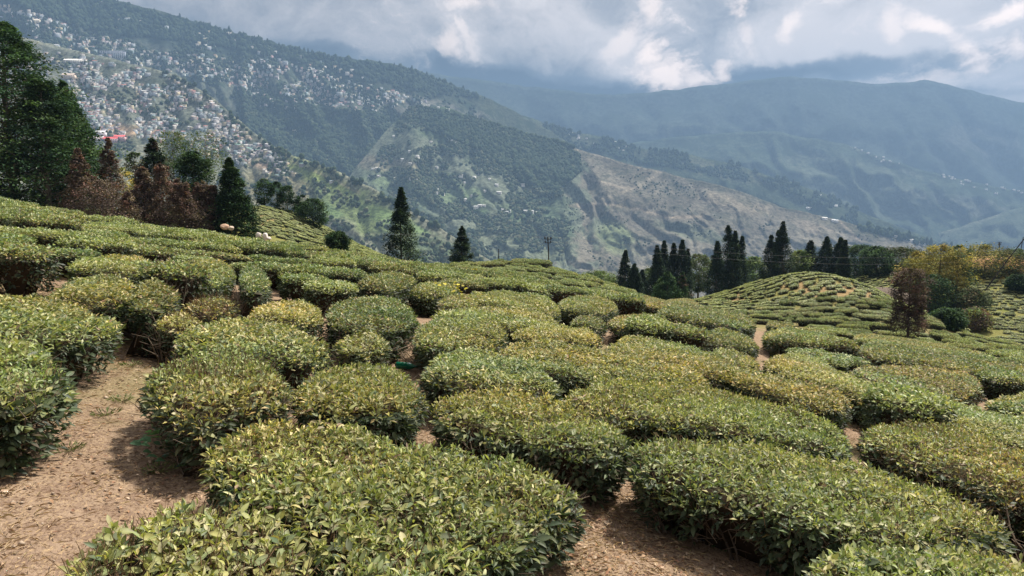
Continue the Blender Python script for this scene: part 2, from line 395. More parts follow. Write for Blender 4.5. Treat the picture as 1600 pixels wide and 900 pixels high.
    if name == 'right':
        base[:] = (.055, .075, .05); ell(1340, 290, 110, 40, 20, (.10, .115, .08), .7); ell(1500, 320, 90, 14, 10, (.12, .12, .10), .6)
        line([(1330, 228), (1352, 240), (1400, 262), (1460, 285)], 3, (.15, .16, .12), .5)
    if name == 'far':
        base[:] = (.045, .060, .050); ell(1200, 230, 200, 30, 8, (.075, .09, .065), .6); ell(1560, 230, 90, 30, 10, (.085, .085, .075), .6)
    if name == 'low': base[:] = (.08, .10, .07); line([(1330, 400), (1440, 370), (1560, 335)], 3, (.2, .2, .16), .5)
    return base * (1 + .18 * n2[:, None])
def hillside(name, obj_name, crest, base, nx, nt, amp, dark, gfreq, back=True, seed=0, sm=9, sp=.016):
    x0, x1 = crest[0][0], crest[-1][0]
    px = np.linspace(x0, x1, nx); t = np.linspace(0, 1, nt)
    cr = smooth1(interp(crest, px, 1), sm); cd = smooth1(interp(crest, px, 2), sm); br = interp(base, px, 1); bd = interp(base, px, 2)
    PX = np.tile(px, (nt, 1)); TT = t[:, None] * np.ones(nx)
    prof = TT ** .92
    row = cr + (br - cr) * prof; dist = cd + (bd - cd) * TT ** 1.05
    env = np.clip(TT * 6, .10, 1) * np.clip((1 - TT) * 6 + .4, 0, 1)
    k = gfreq
    wx = PX * k * 1.5 + 1.5 * fbm(PX * k * .9, TT * 3.5, seed, 4) - TT * 4.2
    rd = ridged(wx, TT * 3.2 + seed, seed, 5); fb = fbm(PX * k * 3, TT * 9, seed + 3, 4)
    dist = dist * (1 - amp * 1.1 * rd * env)
    row = row - (F * amp * .10 * rd + F * amp * .05 * fb) * env - 2.2 * fbm(PX * .05, TT * 3, seed + 1, 3, .6)
    # the true point in the world
    a = (PX - 800) / F; b = (450 - row) / F
    V = np.stack([a * dist, (CP + b * SP) * dist, (-SP + b * CP) * dist + CAM_H], -1)
    if back:
        bk = V[0:1].copy(); rows = []
        for q in (3, 2, 1):
            r = bk.copy(); r[..., 1] += q * .09 * cd; r[..., 2] -= (q ** 1.3) * .045 * cd; rows.append(r)
        V = np.concatenate(rows + [V], 0)
        rowc = np.concatenate([np.tile(row[0:1], (3, 1)), row], 0); pxc = np.tile(px, (nt + 3, 1))
    else: rowc, pxc = row, PX
    ny = V.shape[0]; i = np.arange(ny - 1)[:, None] * nx + np.arange(nx - 1)[None]
    q = np.stack([i, i + nx, i + nx + 1, i + 1], -1).reshape(-1, 4); Vf = V.reshape(-1, 3)
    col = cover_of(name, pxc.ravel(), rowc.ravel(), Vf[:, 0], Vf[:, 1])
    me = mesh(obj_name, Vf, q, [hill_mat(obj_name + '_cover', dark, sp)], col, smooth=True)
    tag(obj(obj_name, me), kind='structure')
    HILLS[name] = (px, V[3:] if back else V, row)
def on_hill(name, qx, qy):
    """world point of the slope seen at a photograph pixel"""
    px, V, row = HILLS[name]; i = int(np.clip(np.searchsorted(px, qx), 1, len(px) - 1)); f = (qx - px[i - 1]) / (px[i] - px[i - 1])
    rr = row[:, i] * f + row[:, i - 1] * (1 - f); j = int(np.clip(np.argmax(rr > qy), 1, len(rr) - 1)) if (rr > qy).any() else len(rr) - 1
    g = float(np.clip((qy - rr[j - 1]) / max(1e-3, rr[j] - rr[j - 1]), 0, 1))
    A = V[j - 1, i - 1] * (1 - f) + V[j - 1, i] * f; B = V[j, i - 1] * (1 - f) + V[j, i] * f
    return A * (1 - g) + B * g
hillside('far', 'far_ridge', [(300, 60, 6250), (700, 118, 6250), (850, 138, 6200), (960, 150, 6150), (1100, 135, 6050), (1200, 122, 5950), (1230, 119, 5950), (1300, 125, 5950), (1380, 132, 5950), (1460, 124, 5950), (1500, 138, 5950), (1550, 150, 5950), (1600, 160, 5950), (1750, 180, 5950), (2100, 240, 5950)],
         [(300, 460, 4500), (2100, 460, 4500)], 240, 70, .035, .6, .012, seed=1, sp=.006)
hillside('right', 'right_ridge', [(900, 235, 5050), (1050, 215, 5050), (1200, 203, 4950), (1320, 226, 4800), (1400, 254, 4700), (1480, 276, 4600), (1560, 292, 4550), (1700, 315, 4450), (2100, 380, 4450)],
         [(900, 470, 3750), (2100, 470, 3750)], 240, 70, .04, .8, .014, seed=2, sp=.009)
hillside('low', 'low_ridge', [(1150, 470, 4400), (1300, 425, 4350), (1400, 390, 4250), (1500, 354, 4150), (1600, 322, 4150), (1800, 262, 4150), (2100, 190, 4150)],
         [(1150, 520, 3300), (2100, 520, 3300)], 160, 40, .05, .5, .012, seed=3)
hillside('mid', 'wooded_ridge', [(560, 92, 4100), (650, 124, 4100), (700, 142, 4100), (800, 175, 4100), (880, 202, 4000), (950, 216, 3900), (1000, 231, 3850), (1060, 238, 3750), (1130, 252, 3750), (1200, 274, 3650), (1290, 303, 3550), (1330, 325, 3500), (1400, 352, 3400), (1500, 392, 3300), (1700, 450, 3300)],
         [(560, 470, 2850), (1700, 500, 2850)], 240, 60, .03, .8, .014, seed=4)
hillside('main', 'town_ridge', [(-260, -120, 2950), (-120, -105, 3050), (0, -80, 3100), (100, -35, 3150), (160, -4, 3200), (250, 16, 3250), (330, 42, 3300), (400, 60, 3350), (450, 74, 3400), (500, 86, 3450), (600, 97, 3500), (650, 108, 3550), (700, 130, 3600), (760, 152, 3700), (820, 182, 3750), (900, 230, 3800)],
         [(-260, 430, 2000), (900, 480, 2300)], 330, 120, .032, .9, .014, seed=5)
hillside('spur', 'wooded_spur', [(430, 400, 2500), (520, 310, 2700), (570, 245, 2800), (610, 196, 2900), (640, 165, 2950), (700, 168, 2950), (760, 192, 2900), (830, 214, 2900), (900, 232, 2850), (1000, 262, 2800), (1090, 281, 2750), (1160, 299, 2700), (1210, 320, 2700), (1300, 342, 2650), (1380, 362, 2600), (1440, 379, 2600), (1500, 396, 2550), (1600, 425, 2500), (1800, 480, 2500)],
         [(430, 500, 1700), (1800, 560, 1700)], 430, 120, .032, .35, .016, seed=6)
hillside('near', 'near_hillside', [(-500, -60, 2100), (-200, -10, 2150), (0, 50, 2150), (150, 86, 2100), (270, 114, 2050), (330, 150, 1950), (385, 198, 1850), (440, 236, 1750), (520, 264, 1650), (600, 304, 1550), (680, 352, 1500), (760, 404, 1450), (900, 475, 1400), (1100, 560, 1400)],
         [(-500, 520, 900), (1100, 700, 900)], 330, 110, .02, .5, .02, seed=8, sp=.022)
# the valley floor that the slopes run down to, out to the horizon
def build_valley():
    xs = np.linspace(-4900, 8900, 60); ys = np.linspace(-500, 7500, 60); X, Y = np.meshgrid(xs, ys); Z = -900 + 60 * fbm(X * .001, Y * .001, 2., 3)
    V = np.stack([X, Y, Z], -1).reshape(-1, 3); i = np.arange(59)[:, None] * 60 + np.arange(59)[None]
    me = mesh('valley_floor', V, np.stack([i, i + 1, i + 61, i + 60], -1).reshape(-1, 4), [hill_mat('valley_cover', .5)], np.array([.08, .10, .06]), smooth=True)
    tag(obj('valley_floor', me), kind='structure')
build_valley()

# ------------------------------------------------------------------ tea bushes
def smooth_poly(P, it=2):
    P = np.asarray(P, float)
    for _ in range(it):
        Q = np.roll(P, -1, 0); P = np.stack([.75 * P + .25 * Q, .25 * P + .75 * Q], 1).reshape(-1, 2)
    return P
def inside(poly, x, y):
    r = np.zeros(len(x), bool); A = poly; B = np.roll(poly, -1, 0)
    for (ax, ay), (bx, by) in zip(A, B):
        if ay == by: continue
        c = ((ay > y) != (by > y)) & (x < (bx - ax) * (y - ay) / (by - ay) + ax); r ^= c
    return r
def edge_dist(poly, x, y):
    d = np.full(len(x), 1e9)
    for (ax, ay), (bx, by) in zip(poly, np.roll(poly, -1, 0)):
        l2 = (bx - ax) ** 2 + (by - ay) ** 2 + 1e-12
        t = np.clip(((x - ax) * (bx - ax) + (y - ay) * (by - ay)) / l2, 0, 1)
        d = np.minimum(d, np.hypot(x - ax - t * (bx - ax), y - ay - t * (by - ay)))
    return d
def area(P): x, y = P[:, 0], P[:, 1]; return .5 * np.sum(x * np.roll(y, -1) - np.roll(x, -1) * y)
def ccw(P): return P if area(P) > 0 else P[::-1]
def inset(P, d):
    A = np.roll(P, 1, 0); B = np.roll(P, -1, 0); t = unit(B - A); n = np.stack([-t[:, 1], t[:, 0]], 1); return P + n * d
TOP = np.array([[1.12, 1.08, 1.10]]) * np.array([[.33, .33, .12], [.25, .27, .105], [.165, .20, .085], [.45, .43, .24], [.12, .155, .07], [.42, .35, .15], [.20, .14, .08], [.085, .125, .06]])  # young shoots, lightened to make the tops look sunlit; cream tones imitate highlights
SIDE = .68 * np.array([[.075, .11, .055], [.055, .085, .045], [.11, .145, .075], [.16, .18, .10], [.038, .058, .034], [.13, .10, .06]])  # older leaves, all darkened further to imitate shade on the bush sides
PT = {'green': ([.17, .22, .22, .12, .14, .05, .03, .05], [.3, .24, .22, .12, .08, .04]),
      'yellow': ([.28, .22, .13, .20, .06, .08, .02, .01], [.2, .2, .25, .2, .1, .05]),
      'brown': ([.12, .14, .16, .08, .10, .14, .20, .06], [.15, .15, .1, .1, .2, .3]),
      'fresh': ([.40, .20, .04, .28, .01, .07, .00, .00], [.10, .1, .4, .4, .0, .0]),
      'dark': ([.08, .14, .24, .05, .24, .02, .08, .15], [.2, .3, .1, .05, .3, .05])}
def canopy(poly, H, rng, dtop, dside, L, tone='green', Gf=G, lean=.12, shoot=False):
    """leaf positions over a clipped tea bush: flat plucked table, hanging side leaves"""
    pt, ps = PT[tone]; pt = np.array(pt) / sum(pt); ps = np.array(ps) / sum(ps)
    lo_, hi_ = poly.min(0), poly.max(0); n = int((hi_ - lo_).prod() * dtop)
    x = rng.uniform(lo_[0], hi_[0], n); y = rng.uniform(lo_[1], hi_[1], n); k = inside(poly, x, y); x, y = x[k], y[k]
    if shoot: m0 = len(x) // 5; kk = np.tile(np.arange(5), m0); x = np.repeat(x[:m0], 5); y = np.repeat(y[:m0], 5)
    d = edge_dist(poly, x, y); n = len(x)
    z = Gf(x, y) + H + .10 * fbm(x * 2.1, y * 2.1, 4., 4, .6) - .12 * np.clip(1 - d / .20, 0, 1) ** 2 + rng.normal(0, .020, n)
    th = rng.uniform(0, 2 * math.pi, n); up = rng.uniform(-.15, 1.1, n)
    ax = np.stack([np.cos(th), np.sin(th), up], 1)
    nr = np.stack([rng.normal(0, .45, n), rng.normal(0, .45, n), np.ones(n)], 1); lk = np.ones(n)
    if shoot:
        b0 = np.repeat(rng.uniform(0, 6.28, m0), 5); z = np.repeat(z[::5], 5) + (kk - 3) * .012 + rng.normal(0, .006, n); th = b0 + kk * 2.4 + rng.normal(0, .25, n); up = np.array([-.1, .1, .4, .9, 2.2])[kk] + rng.normal(0, .25, n)
        tx = np.repeat(rng.normal(0, .35, (m0, 2)), 5, 0); ax = np.stack([np.cos(th) + tx[:, 0], np.sin(th) + tx[:, 1], up], 1); x = x + np.cos(th) * .008; y = y + np.sin(th) * .008; lk = np.array([1.15, 1.1, .95, .8, .6])[kk]
    patch = .5 + .5 * fbm(x * 1.1, y * 1.1, 9., 3); patch2 = fbm(x * .6 + 9, y * .6, 1., 2)
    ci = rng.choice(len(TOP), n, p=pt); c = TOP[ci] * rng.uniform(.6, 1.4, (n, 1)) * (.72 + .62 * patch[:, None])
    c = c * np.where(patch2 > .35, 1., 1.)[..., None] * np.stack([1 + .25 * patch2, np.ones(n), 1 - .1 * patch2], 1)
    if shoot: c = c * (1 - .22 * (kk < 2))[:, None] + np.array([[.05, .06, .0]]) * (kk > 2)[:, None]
    A = (np.stack([x, y, z], 1), ax, nr, L * lk * rng.uniform(.65, 1.2, n), c)
    Q = np.roll(poly, -1, 0); seg = np.linalg.norm(Q - poly, axis=1); per = seg.sum(); m_ = int(per * H * dside)
    i = rng.choice(len(poly), m_, p=seg / per); f = rng.random(m_)[:, None]; P = poly[i] * (1 - f) + Q[i] * f
    t = unit(Q[i] - poly[i]); out = np.stack([t[:, 1], -t[:, 0]], 1)
    h = 1 - rng.random(m_) ** 1.15 * .88
    off = .02 + rng.random(m_) * .13 + (1 - h) * lean + .05 * fbm(P[:, 0] * 2.3, P[:, 1] * 2.3, h * 2., 2) - (h < .8) * .05
    bare = vn(P[:, 0] * 2.2, P[:, 1] * 2.2, 3.) * .5 + (1 - h) * .72 > rng.uniform(.12, .78, m_)
    P = P - out * off[:, None]; z = Gf(P[:, 0], P[:, 1]) + h * (H - .08)
    ax = np.stack([out[:, 0] + rng.normal(0, .7, m_), out[:, 1] + rng.normal(0, .7, m_), rng.uniform(-.9, .7, m_)], 1)
    nr = np.stack([out[:, 0] * .7 + rng.normal(0, .4, m_), out[:, 1] * .7 + rng.normal(0, .4, m_), np.full(m_, .7)], 1)
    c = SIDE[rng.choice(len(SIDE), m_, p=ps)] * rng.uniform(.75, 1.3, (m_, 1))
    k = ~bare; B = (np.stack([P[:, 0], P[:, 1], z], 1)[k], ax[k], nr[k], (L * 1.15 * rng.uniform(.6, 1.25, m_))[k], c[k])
    return [np.concatenate([a, b]) for a, b in zip(A, B)], len(A[0])
def core(g, poly, H, Gf=G, mi=1):  # added opaque body, near black to stand for shade between the leaves
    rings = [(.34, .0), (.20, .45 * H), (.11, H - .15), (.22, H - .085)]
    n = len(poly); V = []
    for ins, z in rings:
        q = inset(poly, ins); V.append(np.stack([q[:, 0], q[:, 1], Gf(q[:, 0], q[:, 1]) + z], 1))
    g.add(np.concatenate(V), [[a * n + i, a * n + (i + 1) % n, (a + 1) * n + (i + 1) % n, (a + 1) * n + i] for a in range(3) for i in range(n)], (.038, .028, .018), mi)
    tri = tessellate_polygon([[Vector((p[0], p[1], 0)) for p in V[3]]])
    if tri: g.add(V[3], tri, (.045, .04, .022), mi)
def stems(g, poly, H, rng, n, Gf=G, tw=200, L=.06, mi=0, tl=1.):
    """woody stems from the soil and a haze of bare twigs through the side and above the table"""
    c = poly.mean(0); per = len(poly)
    A = []; B = []; ra = []; rb = []; cl = []
    for _ in range(n):
        i = rng.integers(per); e = poly[i]; e2 = poly[(i + 1) % per]; out = unit((e2 - e)[None])[0]; out = np.array([out[1], -out[0]])
        p0 = e - out * rng.uniform(.22, .34); p0 = np.array([p0[0], p0[1], float(Gf(p0[0], p0[1])) - .03]); p = p0; r = rng.uniform(.010, .024)
        d = np.array([out[0] * rng.uniform(-.1, .4), out[1] * rng.uniform(-.1, .4), 1.2]) + rng.normal(0, .3, 3)
        col = np.array([.16, .125, .095]) * rng.uniform(.5, 1.3)
        for s in range(4):
            q = p + d / np.linalg.norm(d) * H * .24; A.append(p); B.append(q); ra.append(r); rb.append(r * .72); cl.append(col)
            if s > 0:
                for _ in range(2):
                    dd = d + rng.normal(0, .7, 3); dd[2] = abs(dd[2]); A.append(q); B.append(q + dd / np.linalg.norm(dd) * rng.uniform(.08, .2)); ra.append(r * .45); rb.append(r * .2); cl.append(col)
            p = q; r *= .72; d = d + rng.normal(0, .28, 3); d[2] = max(d[2], .35)
    lo_, hi_ = poly.min(0), poly.max(0)
    if tw:
        x = rng.uniform(lo_[0], hi_[0], tw * 3); y = rng.uniform(lo_[1], hi_[1], tw * 3); k = inside(inset(poly, .03), x, y); x, y = x[k][:tw * 6 // 10], y[k][:tw * 6 // 10]; n2 = len(x)
        d = edge_dist(poly, x, y); z = Gf(x, y) + H - .12 * np.clip(1 - d / .20, 0, 1) ** 2 - .06
        p = np.stack([x, y, z], 1); q = p + np.stack([rng.normal(0, .045, n2), rng.normal(0, .045, n2), rng.uniform(.05, .125, n2) * tl], 1)
        A += list(p); B += list(q); ra += [.0026] * n2; rb += [.0014] * n2; cl += list(np.array([[.20, .13, .075]]) * rng.uniform(.5, 1.4, (n2, 1)))
        Q = np.roll(poly, -1, 0); i = rng.choice(per, tw); f = rng.random(tw)[:, None]; P = poly[i] * (1 - f) + Q[i] * f; t = unit(Q[i] - poly[i]); out = np.stack([t[:, 1], -t[:, 0]], 1)
        h = rng.uniform(.15, .9, tw); P0 = P - out * (.12 + .10 * (1 - h))[:, None]; p = np.stack([P0[:, 0], P0[:, 1], Gf(P0[:, 0], P0[:, 1]) + h * (H - .1)], 1)
        dd = np.stack([out[:, 0] * .6 + rng.normal(0, .5, tw), out[:, 1] * .6 + rng.normal(0, .5, tw), rng.uniform(-.2, 1.2, tw)], 1)
        A += list(p); B += list(p + unit(dd) * rng.uniform(.08, .22, tw)[:, None]); ra += [.0034] * tw; rb += [.0016] * tw
        cl += list(np.array([[.23, .18, .135]]) * rng.uniform(.4, 1.3, (tw, 1)))
    tube_batch(g, A, B, ra, rb, np.array(cl), mi)

LEAF_MESHES = []
def make_leaf_meshes():
    for i in range(14):
        rng = np.random.default_rng(100 + i); g = Geo(); w = rng.uniform(.36, .46)
        t = np.linspace(0, 1, 6); hw = np.sin(np.pi * t ** .8) ** .8 * w * .5; bend = rng.uniform(-.22, .02)
        V = []; 
        for j, tt in enumerate(t):
            zc = bend * tt * tt; V += [[tt, -hw[j], zc + hw[j] * .30 + .012 * math.sin(j * 2.1 + i)], [tt, 0, zc], [tt, hw[j], zc + hw[j] * .30 - .012 * math.sin(j * 2.1 + i)]]
        V = np.array(V); Fs = [[3 * j + a, 3 * j + a + 3, 3 * j + a + 4, 3 * j + a + 1] for j in range(5) for a in (0, 1)]
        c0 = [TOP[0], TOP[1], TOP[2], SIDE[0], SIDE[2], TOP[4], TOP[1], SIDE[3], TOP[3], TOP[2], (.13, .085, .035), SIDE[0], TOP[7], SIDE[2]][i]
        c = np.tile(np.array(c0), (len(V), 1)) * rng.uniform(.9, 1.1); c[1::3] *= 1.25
        if i % 3 == 0: c[-6:] = c[-6:] * .5 + np.array([.12, .09, .04]) * .5
        g.add(V, Fs, c); LEAF_MESHES.append((g.mesh('leaf', [M_LEAF], True), np.array(c0)))
make_leaf_meshes()
ALL_POLYS = []
def place_leaf(parent, P, ax, nr, L, i):
    a, b, n = leaf_frames(ax[None], nr[None]); a, b, n = a[0], b[0], n[0]
    o = bpy.data.objects.new('leaf', LEAF_MESHES[i][0]); C.objects.link(o); o.parent = parent
    o.matrix_local = Matrix(((a[0] * L, b[0] * L, n[0] * L, P[0]), (a[1] * L, b[1] * L, n[1] * L, P[1]), (a[2] * L, b[2] * L, n[2] * L, P[2]), (0, 0, 0, 1)))
def hand_bush(pix, label, tone='green', H=.60, leafy=1., twigs=1.):
    H *= .86
    P = np.array([unproject(a, b, H) for a, b in pix]); P = ccw(smooth_poly(P, 2)); 
    P = P + .11 * np.stack([fbm(P[:, 0] * 2.9, P[:, 1] * 2.9, 1.), fbm(P[:, 0] * 2.9, P[:, 1] * 2.9, 8.)], 1)
    ALL_POLYS.append(P); c = P.mean(0); dist = np.hypot(P[:, 0], P[:, 1]).min(); md = np.hypot(*c)
    rng = np.random.default_rng(int(abs(pix[0][0]) * 7 + pix[0][1]))
    if dist < 4.2: dt, ds, L, lod, tw, ns = 3300, 2500, .060, 0, 1500, 46
    elif dist < 7: dt, ds, L, lod, tw, ns = 2700, 2100, .060, 1, 800, 34
    elif dist < 12: dt, ds, L, lod, tw, ns = 2100, 1500, .062, 1, 300, 22
    elif dist < 20: dt, ds, L, lod, tw, ns = 1300, 850, .074, 1, 60, 12
    else: dt, ds, L, lod, tw, ns = 700, 500, .098, 1, 0, 8
    root = bpy.data.objects.new('tea_bush', None); C.objects.link(root); root.location = (c[0], c[1], float(G(*c))); root.empty_display_size = .3
    tag(root, label, 'tea bush', 'clipped tea bushes of the near garden')
    T = np.array(root.location)
    (Pp, ax, nr, Ls, col), ntop = canopy(P, H, rng, dt * leafy, ds * leafy, L, tone, shoot=dist < 7)
    sel = np.zeros(len(Pp), bool)
    if dist < 6.2:
        sx, sy, dep = project(Pp); a_, b_, n_ = leaf_frames(ax, nr); vd = unit(Pp - np.array([0, 0, CAM_H])); 
        s = Ls / dep * np.abs((n_ * vd).sum(1)); lo_, hi_ = P.min(0), P.max(0)
        surf = np.ones(len(Pp), bool)
        s = np.where((sx > 5) & (sx < 1595) & (sy > 5) & (sy < 895) & (col.sum(1) > .2) & surf, s, 0)
        idx = np.argsort(-s)[:299]; idx = idx[s[idx] > 0]; sel[idx] = True
        lc = np.array([m_[1] for m_ in LEAF_MESHES])
        for i in idx:
            j = int(np.argmin(np.abs(lc - col[i]).sum(1) + rng.random(len(lc)) * .12)); place_leaf(root, Pp[i] - T, ax[i], nr[i], Ls[i] * 1.12, j)
    g = Geo(); k = ~sel; leaf_batch(g, Pp[k] - T, ax[k], nr[k], Ls[k], Ls[k] * rng.uniform(.28, .50, k.sum()), col[k], lod)
    f = obj('foliage', g.mesh('foliage', [M_LEAF]), root); tag(f, kind='stuff')
    g = Geo(); core(g, P - c, H, lambda x, y: G(x + c[0], y + c[1]) - T[2], 0)
    stems(g, P - c, H, rng, ns, lambda x, y: G(x + c[0], y + c[1]) - T[2], int(tw * twigs * max(.3, min(1.6, area(P) / 3))), tl=1 + .3 * (min(twigs, 3) - 1))
    obj('branches_and_core', g.mesh('branches_and_core', [M_BARK]), root)  # real stems and twigs joined with the added dark filler body
    return root
